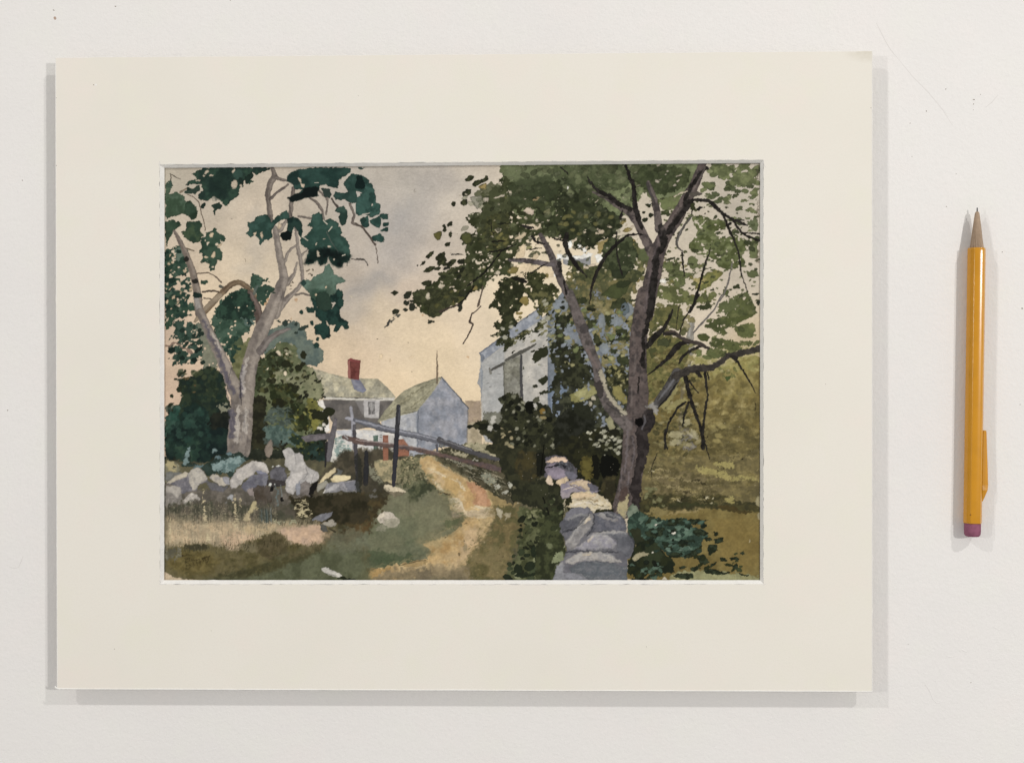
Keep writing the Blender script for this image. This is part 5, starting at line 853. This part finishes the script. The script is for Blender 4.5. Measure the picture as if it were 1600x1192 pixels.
# pigments sit a little greyer on old paper
EXPO = 1.03                                    # level of light on the table
lum = (canvas*np.array([.3, .59, .11], np.float32)).sum(2, keepdims=True)
canvas = (lum+(canvas-lum)*SAT)*np.clip(.79+.31*lum/190, .79, 1.1)
canvas = np.clip(canvas, 0, 255)
pig = lin(canvas)/EXPO
# ------------------------------------------------------------------ scene set-up, camera
sc = bpy.context.scene
COL = sc.collection
U = 0.000285                                   # metres per survey unit
HC, TILT, FP = 0.55, math.radians(1.5), 0.55/0.000285
cam = bpy.data.cameras.new('camera'); co = bpy.data.objects.new('camera', cam); COL.objects.link(co)
co.location = (HC*math.sin(TILT), 0, HC*math.cos(TILT)); co.rotation_euler = (0, TILT, 0)
cam.sensor_fit = 'HORIZONTAL'; cam.sensor_width = 36; cam.lens = 36*FP/1600
cam.clip_start = .01; cam.clip_end = 50
sc.camera = co
CM = co.rotation_euler.to_matrix()
def at(px, py, z=0.):                          # survey position -> point on the level plane at height z
    d = CM @ Vector(((px-800)/FP, (596-py)/FP, -1.))
    t = (z-co.location.z)/d.z
    return Vector(co.location)+d*t
sc.view_settings.view_transform = 'Standard'; sc.view_settings.look = 'None'
sc.view_settings.exposure = .13; sc.view_settings.gamma = 1
try: sc.view_settings.use_curve_mapping = False
except Exception: pass
# ------------------------------------------------------------------ materials
def mat(name, col, rough=.6, spec=.3):
    m = bpy.data.materials.new(name); m.use_nodes = True
    b = m.node_tree.nodes['Principled BSDF']
    b.inputs['Base Color'].default_value = (*col, 1); b.inputs['Roughness'].default_value = rough
    b.inputs['Specular IOR Level'].default_value = spec
    return m, m.node_tree, b
def node(nt, t, **k):
    n = nt.nodes.new(t)
    for a, v in k.items():
        if a in n.inputs: n.inputs[a].default_value = v
        else: setattr(n, a, v)
    return n
def mottle(nt, b, base, layers, vec):
    """base colour varied by stacked noises: (scale, detail, colour, lo, hi, amount)"""
    prev = None
    for s, det, c, lo, hi, amt in layers:
        n = node(nt, 'ShaderNodeTexNoise', Scale=s, Detail=det, Roughness=.6)
        nt.links.new(vec, n.inputs['Vector'])
        r = node(nt, 'ShaderNodeMapRange'); r.inputs['From Min'].default_value = lo; r.inputs['From Max'].default_value = hi
        r.inputs['To Max'].default_value = amt
        nt.links.new(n.outputs['Fac'], r.inputs['Value'])
        mx = node(nt, 'ShaderNodeMix', data_type='RGBA')
        nt.links.new(r.outputs['Result'], mx.inputs['Factor'])
        if prev is None: mx.inputs['A'].default_value = (*base, 1)
        else: nt.links.new(prev, mx.inputs['A'])
        mx.inputs['B'].default_value = (*c, 1)
        prev = mx.outputs['Result']
    nt.links.new(prev, b.inputs['Base Color'])
    return prev
def bump(nt, b, vec, parts, dist):
    prev = None
    for s, det, st in parts:
        n = node(nt, 'ShaderNodeTexNoise', Scale=s, Detail=det, Roughness=.65)
        nt.links.new(vec, n.inputs['Vector'])
        u = node(nt, 'ShaderNodeBump', Strength=st, Distance=dist)
        nt.links.new(n.outputs['Fac'], u.inputs['Height'])
        if prev is not None: nt.links.new(prev, u.inputs['Normal'])
        prev = u.outputs['Normal']
    nt.links.new(prev, b.inputs['Normal'])
def objvec(nt): return node(nt, 'ShaderNodeTexCoord').outputs['Object']

M_TABLE, nt, b = mat('white_table_paint', TABLE_C, .62, .25); v = objvec(nt)
tc = np.array(TABLE_C)
mottle(nt, b, TABLE_C, [(9, 3, tuple(tc*(.965, .965, .97)), .42, .68, 1), (34, 2, tuple(tc*(1.01, .99, .99)), .5, .75, .9), (41, 2, tuple(tc*(.99, 1.003, .982)), .52, .76, .9),
                        (420, 3, tuple(tc*.955), .5, .8, .8), (2600, 2, tuple(tc*.95), .45, .75, .7)], v)
bump(nt, b, v, [(700, 4, .32), (200, 3, .3), (40, 2, .2)], .0006)
M_MAT, nt, b = mat('cream_mat_paper', MAT_C, .75, .2); v = objvec(nt); tc = np.array(MAT_C)
p = mottle(nt, b, MAT_C, [(14, 3, tuple(tc*(.975, .975, .965)), .42, .66, 1), (44, 2, tuple(tc*(1.012, .982, .985)), .5, .72, .9), (52, 2, tuple(tc*(.985, 1.0, .96)), .52, .74, .9),
                          (900, 3, tuple(tc*.965), .48, .8, .8), (3000, 2, tuple(tc*.96), .45, .75, .6)], v)
bump(nt, b, v, [(1400, 3, .16), (260, 3, .1)], .0003)
# a grubby corner
g = at(1359, 84, .0078)
vm = node(nt, 'ShaderNodeVectorMath', operation='SUBTRACT'); vm.inputs[1].default_value = g; nt.links.new(v, vm.inputs[0])
sv = node(nt, 'ShaderNodeVectorMath', operation='MULTIPLY'); sv.inputs[1].default_value = (1, 2.6, 0); nt.links.new(vm.outputs[0], sv.inputs[0])
ln = node(nt, 'ShaderNodeVectorMath', operation='LENGTH'); nt.links.new(sv.outputs[0], ln.inputs[0])
nz = node(nt, 'ShaderNodeTexNoise', Scale=420., Detail=4.); nt.links.new(v, nz.inputs['Vector'])
mr = node(nt, 'ShaderNodeMapRange'); mr.inputs['From Min'].default_value = .012; mr.inputs['From Max'].default_value = .0005; mr.inputs['To Max'].default_value = .55; nt.links.new(ln.outputs['Value'], mr.inputs['Value'])
mm = node(nt, 'ShaderNodeMath', operation='MULTIPLY'); nt.links.new(mr.outputs['Result'], mm.inputs[0]); nt.links.new(nz.outputs['Fac'], mm.inputs[1])
mx = node(nt, 'ShaderNodeMix', data_type='RGBA'); nt.links.new(mm.outputs[0], mx.inputs['Factor']); nt.links.new(p, mx.inputs['A']); mx.inputs['B'].default_value = (.40, .34, .22, 1)
nt.links.new(mx.outputs['Result'], b.inputs['Base Color'])
M_CORE, nt, b = mat('white_mat_core', CORE_C, .8, .15); v = objvec(nt)
mottle(nt, b, CORE_C, [(900, 3, tuple(np.array(CORE_C)*.93), .45, .7, 1)], v); bump(nt, b, v, [(2400, 3, .3)], .0003)
M_BACK, nt, b = mat('grey_backing_card', (.42, .40, .37), .85, .15); v = objvec(nt); mottle(nt, b, (.42, .40, .37), [(300, 3, (.36, .34, .31), .4, .7, 1)], v)
M_PAINT, nt, b = mat('watercolour_pigment', (.5, .5, .5), .85, .06); v = objvec(nt)
at_n = node(nt, 'ShaderNodeAttribute', attribute_name='pigment')
gn = node(nt, 'ShaderNodeTexNoise', Scale=1500., Detail=3.); nt.links.new(v, gn.inputs['Vector'])
gr = node(nt, 'ShaderNodeMapRange'); gr.inputs['From Min'].default_value = .3; gr.inputs['From Max'].default_value = .7; gr.inputs['To Min'].default_value = .97; gr.inputs['To Max'].default_value = 1.02
nt.links.new(gn.outputs['Fac'], gr.inputs['Value'])
gm = node(nt, 'ShaderNodeVectorMath', operation='SCALE'); nt.links.new(at_n.outputs['Color'], gm.inputs[0]); nt.links.new(gr.outputs['Result'], gm.inputs['Scale'])
nt.links.new(gm.outputs[0], b.inputs['Base Color']); bump(nt, b, v, [(1300, 3, .25)], .0003)
M_SPECK, _, _ = mat('brown_speck', (.20, .16, .12), .8); M_PALE, _, _ = mat('pale_brown_stain', (.45, .33, .26), .8)
M_LINE, _, _ = mat('grey_pencil_mark', (.68, .65, .62), .8)
M_YEL, nt, b = mat('yellow_plastic', YEL_C, .2, .5); v = objvec(nt)
mottle(nt, b, YEL_C, [(120, 3, tuple(np.array(YEL_C)*.9), .45, .75, 1), (1800, 2, tuple(np.array(YEL_C)*.9), .5, .8, .6)], v); bump(nt, b, v, [(90, 2, .03)], .0002)
M_TIP, nt, b = mat('tan_tip_plastic', TIP_C, .5, .4); mottle(nt, b, TIP_C, [(900, 2, tuple(np.array(TIP_C)*.85), .4, .7, 1)], objvec(nt))
M_ERA, nt, b = mat('mauve_eraser_rubber', ERA_C, .8, .2); v = objvec(nt); mottle(nt, b, ERA_C, [(500, 3, tuple(np.array(ERA_C)*.75), .42, .7, 1)], v); bump(nt, b, v, [(1500, 3, .3)], .0003)
M_LEAD, _, b = mat('pencil_lead', (.07, .07, .075), .35, .5)
# ------------------------------------------------------------------ helpers
def link(name, me, m, parent=None):
    o = bpy.data.objects.new(name, me); COL.objects.link(o)
    for k in (m if isinstance(m, (list, tuple)) else [m]): me.materials.append(k)
    if parent: o.parent = parent; o.matrix_parent_inverse = parent.matrix_world.inverted()
    return o
def thing(name, label, cat, loc):
    o = bpy.data.objects.new(name, None); COL.objects.link(o); o.location = loc
    o.empty_display_size = .01; o['label'] = label; o['category'] = cat
    bpy.context.view_layer.update()
    return o
rs = np.random.RandomState(5)
# ------------------------------------------------------------------ the table
me = bpy.data.meshes.new('table_top'); bm = bmesh.new()
vs = [bm.verts.new((x, y, 0)) for x, y in ((-1.1, -.8), (1.1, -.8), (1.1, .8), (-1.1, .8))]; bm.faces.new(vs)
def blob(cx, cy, a, bb, ang, mi, h=.00005, z=0.):
    k = 9; c = at(cx, cy, z); ring = []; an = math.radians(ang)
    for i in range(k):
        t = i*2*math.pi/k; q = rs.uniform(.7, 1.2)
        x, y = a*U*math.cos(t)*q, bb*U*math.sin(t)*q
        ring.append(bm.verts.new((c.x+x*math.cos(an)-y*math.sin(an), c.y+x*math.sin(an)+y*math.cos(an), z+.00001)))
    top = bm.verts.new((c.x, c.y, z+h))
    for i in range(k):
        f = bm.faces.new((ring[i], ring[(i+1) % k], top)); f.material_index = mi
def ridge(pts, w, h, mi=0, z=0.):
    P = [at(x, y, z) for x, y in pts]; rows = []
    for i, p in enumerate(P):
        d = (P[min(i+1, len(P)-1)]-P[max(i-1, 0)]).normalized(); n = Vector((-d.y, d.x, 0))
        k = w*U*(.25+.75*math.sin(math.pi*(i+.35)/(len(P)-.3)))
        rows.append([bm.verts.new((p.x+n.x*k*s, p.y+n.y*k*s, z+.00001+(h if s == 0 else 0))) for s in (-1, 0, 1)])
    for a, c in zip(rows[:-1], rows[1:]):
        for j in (0, 1):
            f = bm.faces.new((a[j], a[j+1], c[j+1], c[j])); f.material_index = mi
for q in ((180.5,10.5,1.6,.7,-20),(84,16.5,2,.7,-30),(1477.7,139.8,1.3,.7,30),(1521.5,156,1.6,.8,-10),(1521.3,163,.8,.8,0),(1532,148,.6,.6,0),(1447.6,174,.9,.9,0),(1422,193,.8,.7,0),
          (35,282,1.2,.6,-40),(1521,172,.6,.5,0),(1479,323,.9,.6,-20),(1566,394,1.1,.6,30),(1597,482,1.2,1.1,0),(12,641,.9,.9,0),(1425,245,.7,.6,0),(1494,272,.6,.6,0),(1594,632,1,.5,20),(360,1,1,.6,0),(1419,1006,.5,.5,0),(1517,1066,1,.5,20)):
    blob(*q, 1)
blob(86, 28.5, 2.3, 3, 20, 2)
ridge([(1369,36),(1376,50),(1384,66),(1392,79),(1403,92)], .5, .00001, 3); ridge([(1403,92),(1425,119),(1450,144),(1473,172),(1488,196)], .4, .00001, 3)
ridge([(1540,168),(1550,160),(1559,149)], .5, .00001, 3)
ridge([(1445,1069),(1451,1076),(1455,1084),(1458,1092),(1463,1097),(1468,1098)], 1.0, .0001); ridge([(1499,1016),(1504,1015),(1510,1018)], 1.2, .00012); ridge([(1479,1025),(1485,1026),(1491,1025)], .9, .0001)
ridge([(1443,1052),(1447,1053),(1451,1053)], .7, .00008); ridge([(1552,980),(1557,981),(1561,984)], .9, .0001); ridge([(1460,1063),(1468,1064)], .6, .00006)
ridge([(36,869),(33,877),(29,886)], .5, .00001, 3); ridge([(14,885),(22,888),(29,886)], .5, .00001, 3); ridge([(8,1092),(17,1094),(24,1092)], .5, .00004)
bm.to_mesh(me); bm.free()
tb = link('table_top', me, [M_TABLE, M_SPECK, M_PALE, M_LINE]); tb['kind'] = 'structure'
# ------------------------------------------------------------------ matted watercolour
ZT, ZB, ZS = .0078, .0062, .0061                # top and underside of the mat, painted sheet
base = at(724, 582, 0); base.z = 0
art = thing('matted_watercolour', 'watercolour of a farm lane under trees in a wide cream mat', 'matted painting', base)
OUT = [(86.5,91),(1363,80.5),(1363,1080.5),(89,1076.5)]
WIN = [(249.5,257.5),(1193,250),(1193,912.3),(250,912.3)]
INN = [(257,262.6),(1187.8,255),(1187.6,906),(256.5,906)]
def edge_loop(q, z, n, amp, corner=True):
    r = []
    for i in range(4):
        a, c = Vector(q[i]), Vector(q[(i+1) % 4]); d = (c-a).normalized(); m = Vector((-d.y, d.x))
        for j in range(n):
            t = j/n; w = 0 if j == 0 else (rs.rand()-.5)*amp*(3 if rs.rand() < .06 else 1)
            p = a.lerp(c, t)+m*w; k = at(p.x, p.y, z); r.append(k)
    return r
me = bpy.data.meshes.new('mat_board'); bm = bmesh.new(); N = 110
o1 = [bm.verts.new(p) for p in edge_loop(OUT, ZT, N, .5)]
ob = []; od = []
cx = at(724, 582, ZT)
for v in o1:
    d = (v.co-cx); s = Vector((math.copysign(1, d.x), math.copysign(1, d.y), 0))
    ob.append(v)
o2 = [bm.verts.new((v.co.x+(cx.x-v.co.x)*-.0008, v.co.y+(cx.y-v.co.y)*-.0012, ZT-.0003)) for v in o1]
o3 = [bm.verts.new((v.co.x, v.co.y, ZB)) for v in o2]
w1 = [bm.verts.new(p) for p in edge_loop(WIN, ZT, N, .7)]
n4 = 4*N
for i in range(n4):
    j = (i+1) % n4
    bm.faces.new((o1[i], o1[j], w1[j], w1[i])).material_index = 0
    bm.faces.new((o2[i], o2[j], o1[j], o1[i])).material_index = 1
    bm.faces.new((o3[i], o3[j], o2[j], o2[i])).material_index = 1
w3 = [bm.verts.new(p) for p in edge_loop(INN, ZB, N, 0)]
for i in range(n4):
    j = (i+1) % n4; bm.faces.new((o3[j], o3[i], w3[i], w3[j])).material_index = 1
# bruised lower left corner, specks, over-cut corners of the window
def zblob(*q, mi, h=.00004): blob(*q, mi, h, ZT)
for q in ((88.5,1074.5,3.4,1.6,-20),(92.5,1076,2.4,1.1,-30),(86.8,1073,1.5,2.4,10)): zblob(*q, mi=1, h=.0004)
for q in ((146.2,133,1.1,.6,20),(87.6,153.5,1.2,.5,50),(87.3,160,.5,.9,0),(88.2,259,.6,.9,0),(179,1013.5,.6,.6,0),(1361,169,.5,1,0),(560,150,.5,.4,0),(1010,1010,.5,.5,0),(330,985,.4,.5,0),(1290,600,.5,.5,0)): zblob(*q, mi=2)
zblob(149.5, 133, 2.2, 1.5, 0, mi=1, h=.00008)
for a in (((247,256.6),(250,257.2),(254,258)),((249.4,252),(249.8,255),(250.2,258)),((247.5,258.8),(250,258)),((1193,251),(1194,259),(1197,261.5)),((248.5,911.8),(252,912.6),(258,912.3)),((1190,912.6),(1193,913),(1196.5,912.2)),((248,906.5),(250,908),(251.5,910))):
    ridge(a, .5, .00002, 3, ZT)
def band(q0, q1, wd, lift, n=90):
    d = (Vector(q1)-Vector(q0)).normalized(); m = Vector((-d.y, d.x)); rows = []
    for i in range(n+1):
        p = Vector(q0).lerp(Vector(q1), i/n); k = wd*rs.uniform(.75, 1.25)
        rows.append([bm.verts.new(at(*(p+m*o), ZT+z)) for o, z in ((.1, -.0004), (-.05, lift*.6), (-k*.4, lift), (-k, .00001))])
    for a, c in zip(rows[:-1], rows[1:]):
        for j in range(3): bm.faces.new((a[j], a[j+1], c[j+1], c[j])).material_index = 1
band(OUT[3], OUT[2], 1.7, .00022); band(OUT[2], OUT[1], .7, .00008); band(OUT[0], OUT[3], .9, .00008)
for i in range(26):                               # torn fibres along the lower cut
    x = rs.uniform(255, 1190); ridge([(x,912.9),(x+rs.uniform(2, 7),913.5),(x+rs.uniform(8, 16),912.9)], .45, .00002, 3, ZT)
for i in range(60):
    x = rs.uniform(252, 1190); y = 257.2-(x-250)/943*7.5; ridge([(x,y-.6),(x+rs.uniform(2, 5),y-1.0),(x+rs.uniform(6, 11),y-.5)], .55, .00012, 1, ZT)
bmesh.ops.recalc_face_normals(bm, faces=[f for f in bm.faces if len(f.verts) == 4])
bm.to_mesh(me); bm.free()
mb = link('mat_board', me, [M_MAT, M_CORE, M_SPECK, M_LINE], art)
me = bpy.data.meshes.new('window_bevel'); bm = bmesh.new()
a = [bm.verts.new(v) for v in edge_loop(WIN, ZT-.00002, N, .3)]; c = [bm.verts.new(v) for v in edge_loop(INN, ZB+.00002, N, .35)]
for i in range(n4):
    j = (i+1) % n4; bm.faces.new((a[i], a[j], c[j], c[i]))
bmesh.ops.recalc_face_normals(bm, faces=bm.faces[:])
if sum(f.normal.z for f in bm.faces) < 0: bmesh.ops.reverse_faces(bm, faces=bm.faces[:])
bm.to_mesh(me); bm.free(); bv = link('window_bevel', me, M_CORE, mb)
# painted sheet: one vertex per dab of pigment
me = bpy.data.meshes.new('painted_sheet')
gx, gy = np.meshgrid(np.linspace(0, 1, CW), np.linspace(0, 1, CH))
cs = [np.array(at(x, y, ZS)) for x, y in ((PX0, PY0), (PX1, PY0), (PX1, PY1), (PX0, PY1))]
P = cs[0]*((1-gx)*(1-gy))[..., None]+cs[1]*(gx*(1-gy))[..., None]+cs[2]*(gx*gy)[..., None]+cs[3]*((1-gx)*gy)[..., None]
wv = np.sin(gx*9+1)*np.sin(gy*7)*.00008+np.sin(gx*3.1)*np.sin(gy*3.1)*.0001         # old paper never lies quite flat
P[..., 2] -= .0003+np.abs(wv)
ids = np.arange(CW*CH).reshape(CH, CW)
q = np.stack([ids[1:, :-1], ids[1:, 1:], ids[:-1, 1:], ids[:-1, :-1]], -1).reshape(-1, 4)
me.vertices.add(CW*CH); me.vertices.foreach_set('co', P.reshape(-1).astype(np.float32))
me.loops.add(q.size); me.loops.foreach_set('vertex_index', q.reshape(-1).astype(np.int32))
me.polygons.add(len(q)); me.polygons.foreach_set('loop_start', np.arange(0, q.size, 4, dtype=np.int32))
try: me.polygons.foreach_set('loop_total', np.full(len(q), 4, np.int32))
except Exception: pass
me.update(calc_edges=True); me.validate()
ca = me.attributes.new('pigment', 'FLOAT_COLOR', 'POINT')
rgba = np.ones((CW*CH, 4), np.float32); rgba[:, :3] = pig.reshape(-1, 3)
ca.data.foreach_set('color', rgba.reshape(-1))
ps = link('painted_sheet', me, M_PAINT, art)
# backing card under the sheet, set in from the edge of the mat
me = bpy.data.meshes.new('backing_board'); bm = bmesh.new()
BK4 = [(108,112),(1342,102),(1342,1058),(110,1054)]
lo = [bm.verts.new(at(x, y, 0)+Vector((0, 0, .00002))) for x, y in BK4]; hi = [bm.verts.new(at(x, y, .0054)) for x, y in BK4]
bm.faces.new(lo); bm.faces.new(hi)
for i in range(4): bm.faces.new((lo[i], lo[(i+1) % 4], hi[(i+1) % 4], hi[i]))
# hinge strips carrying the mat
def frame(outer, inner, z0, z1):
    A = [[bm.verts.new(at(x, y, z)) for x, y in Q] for Q, z in ((outer, z0), (inner, z0), (outer, z1), (inner, z1))]
    for i in range(4):
        j = (i+1) % 4
        bm.faces.new((A[0][i], A[0][j], A[2][j], A[2][i])); bm.faces.new((A[1][j], A[1][i], A[3][i], A[3][j])); bm.faces.new((A[2][i], A[2][j], A[3][j], A[3][i])); bm.faces.new((A[0][j], A[0][i], A[1][i], A[1][j]))
frame([(112,116),(1338,106),(1338,1054),(114,1050)], [(236,244),(1208,238),(1208,926),(238,926)], .0054, ZB-.00002)
bmesh.ops.recalc_face_normals(bm, faces=bm.faces[:]); bm.to_mesh(me); bm.free()
bb = link('backing_board', me, M_BACK, art)
# ------------------------------------------------------------------ mechanical pencil
R = .0041
A0, A1 = at(1526, 388, R), at(1519.6, 817, R)    # front and back of the barrel axis
ax = (A1-A0).normalized(); LEN = (A1-A0).length
pc = thing('mechanical_pencil', 'yellow mechanical pencil with mauve eraser and tan ribbed tip beside the mat', 'pencil', ((A0+A1)/2).xy.to_3d())
PM = Matrix.Translation(A0) @ Matrix(((-ax.y, ax.x, 0), (ax.x, ax.y, 0), (0, 0, 1))).to_4x4()
PM = Matrix.Translation(A0) @ Matrix(((ax.y*-1, ax.x, 0, 0), (ax.x, ax.y, 0, 0), (0, 0, 1, 0), (0, 0, 0, 1)))
def hexr(t, r, mixk):                            # rounded six-sided section, flat side down
    f = abs(((t-math.pi/2) % (math.pi/3))); f = min(f, math.pi/3-f)
    f0 = ((t-math.pi/2+math.pi/6) % (math.pi/3))-math.pi/6
    h = r*math.cos(math.pi/6)/math.cos(f0)
    return r*(1-mixk)*.965+h*mixk if mixk < 1 else h
def rings(name, prof, m, parent, seg=72, mixk=0., rib=None, caps=True, smooth=True):
    me = bpy.data.meshes.new(name); bm = bmesh.new(); rr = []
    for y, r, k in prof:
        ring = []
        for i in range(seg):
            t = i*2*math.pi/seg
            q = hexr(t, r, k) if k else r
            if rib and y > rib[0]: q *= 1-rib[1]*(i % 4 < 2)*min(1, (y-rib[0])/.003)
            ring.append(bm.verts.new(PM @ Vector((q*math.cos(t), y, q*math.sin(t)))))
        rr.append(ring)
    for p, c in zip(rr[:-1], rr[1:]):
        for i in range(seg): bm.faces.new((p[i], p[(i+1) % seg], c[(i+1) % seg], c[i])).smooth = smooth
    if caps: bm.faces.new(rr[0]); bm.faces.new(rr[-1])
    bmesh.ops.recalc_face_normals(bm, faces=bm.faces[:]); bm.to_mesh(me); bm.free()
    return link(name, me, m, parent)
HK = .5
prof = [(.0004, R*.86, HK), (0, R*.93, HK), (.0003, R*.97, HK), (.0012, R*.985, HK)]
prof += [(LEN*t, R*(.985+.015*t), HK) for t in np.linspace(.05, .97, 14)]+[(LEN-.0004, R, HK), (LEN, R*.975, HK), (LEN, R*.88, HK*.6), (LEN-.003, R*.86, 0)]
barrel = rings('barrel', prof, M_YEL, pc)
TL = (at(1526, 388, R)-at(1527, 331, R)).length
rings('tip_cone', [(.002, R*.72, 0), (0, R*.72, 0), (-TL*.25, R*.585, 0), (-TL*.5, R*.47, 0), (-TL*.75, R*.345, 0), (-TL*.93, R*.25, 0), (-TL*.975, R*.205, 0), (-TL, R*.12, 0)][::-1], M_TIP, pc, seg=96, rib=(-TL*.62, .13))
rings('lead', [(-TL*1.11, .00020, 0), (-TL*1.105, .00028, 0), (-TL*.97, .00030, 0)], M_LEAD, pc, seg=16)
EL = (at(1519.6, 838, R)-at(1519.6, 817, R)).length
rings('eraser', [(LEN-.002, R*.85, 0), (LEN+EL*.6, R*.855, 0), (LEN+EL*.8, R*.835, 0), (LEN+EL*.92, R*.77, 0), (LEN+EL*.985, R*.64, 0), (LEN+EL, R*.48, 0)], M_ERA, pc)
# clip on the right-hand side
me = bpy.data.meshes.new('clip'); bm = bmesh.new()
def cy(py): return (Vector(at(1526-(py-388)*6.4/429, py, R))-A0).dot(ax)
side = [(672, 4.0, 4.6), (676, 1.4, 5.2), (700, 1.2, 6.2), (728, .9, 7.6), (757, .4, 8.6), (765, -.6, 8.0), (775, -2, 4.0), (783, -3, .5)]
rows = []
for py, i0, o0 in side:
    y = cy(py); hw = .00115 if py < 765 else .0013
    rows.append([bm.verts.new(PM @ Vector((s*1.0, y, z))) for s, z in ((R*.86+i0*.1*U, hw), (R*.93+o0*U, hw*.7), (R*.93+o0*U, -hw*.7), (R*.86+i0*.1*U, -hw))])
for p, c in zip(rows[:-1], rows[1:]):
    for i in range(4): bm.faces.new((p[i], p[(i+1) % 4], c[(i+1) % 4], c[i]))
bm.faces.new(rows[0]); bm.faces.new(rows[-1]); bmesh.ops.recalc_face_normals(bm, faces=bm.faces[:])
bmesh.ops.bevel(bm, geom=[e for e in bm.edges if e.calc_face_angle(0) > .6], offset=.00018, segments=2, affect='EDGES', clamp_overlap=True)
bm.to_mesh(me); bm.free(); link('clip', me, M_YEL, pc)
# moulding dimple near the eraser
me = bpy.data.meshes.new('moulding_mark'); bm = bmesh.new()
bmesh.ops.create_cone(bm, cap_ends=True, segments=16, radius1=.00035, radius2=.0003, depth=.0002)
t = math.radians(122); y = cy(803); q = hexr(t, R, HK)
bmesh.ops.transform(bm, matrix=PM @ Matrix.Translation((q*math.cos(t), y, q*math.sin(t))) @ Matrix.Rotation(-(t-math.pi/2), 4, 'Y'), verts=bm.verts[:])
bm.to_mesh(me); bm.free(); M_DOT, _, _ = mat('dark_amber_dimple', (.22, .09, .01), .6); link('moulding_mark', me, M_DOT, barrel)
# ------------------------------------------------------------------ light: four small ceiling lamps and the room around them
def lamp(x, y, z, w, r=.035):
    l = bpy.data.lights.new('ceiling_lamp', 'POINT'); l.energy = w; l.shadow_soft_size = r; l.color = (1, .985, .965)
    o = bpy.data.objects.new('ceiling_lamp', l); COL.objects.link(o); o.location = (x, y, z)
for a in LAMPS: lamp(*a)
w = bpy.data.worlds.new('World'); sc.world = w; w.use_nodes = True
bg = w.node_tree.nodes['Background']; bg.inputs['Color'].default_value = (1, .985, .97, 1); bg.inputs['Strength'].default_value = AMB
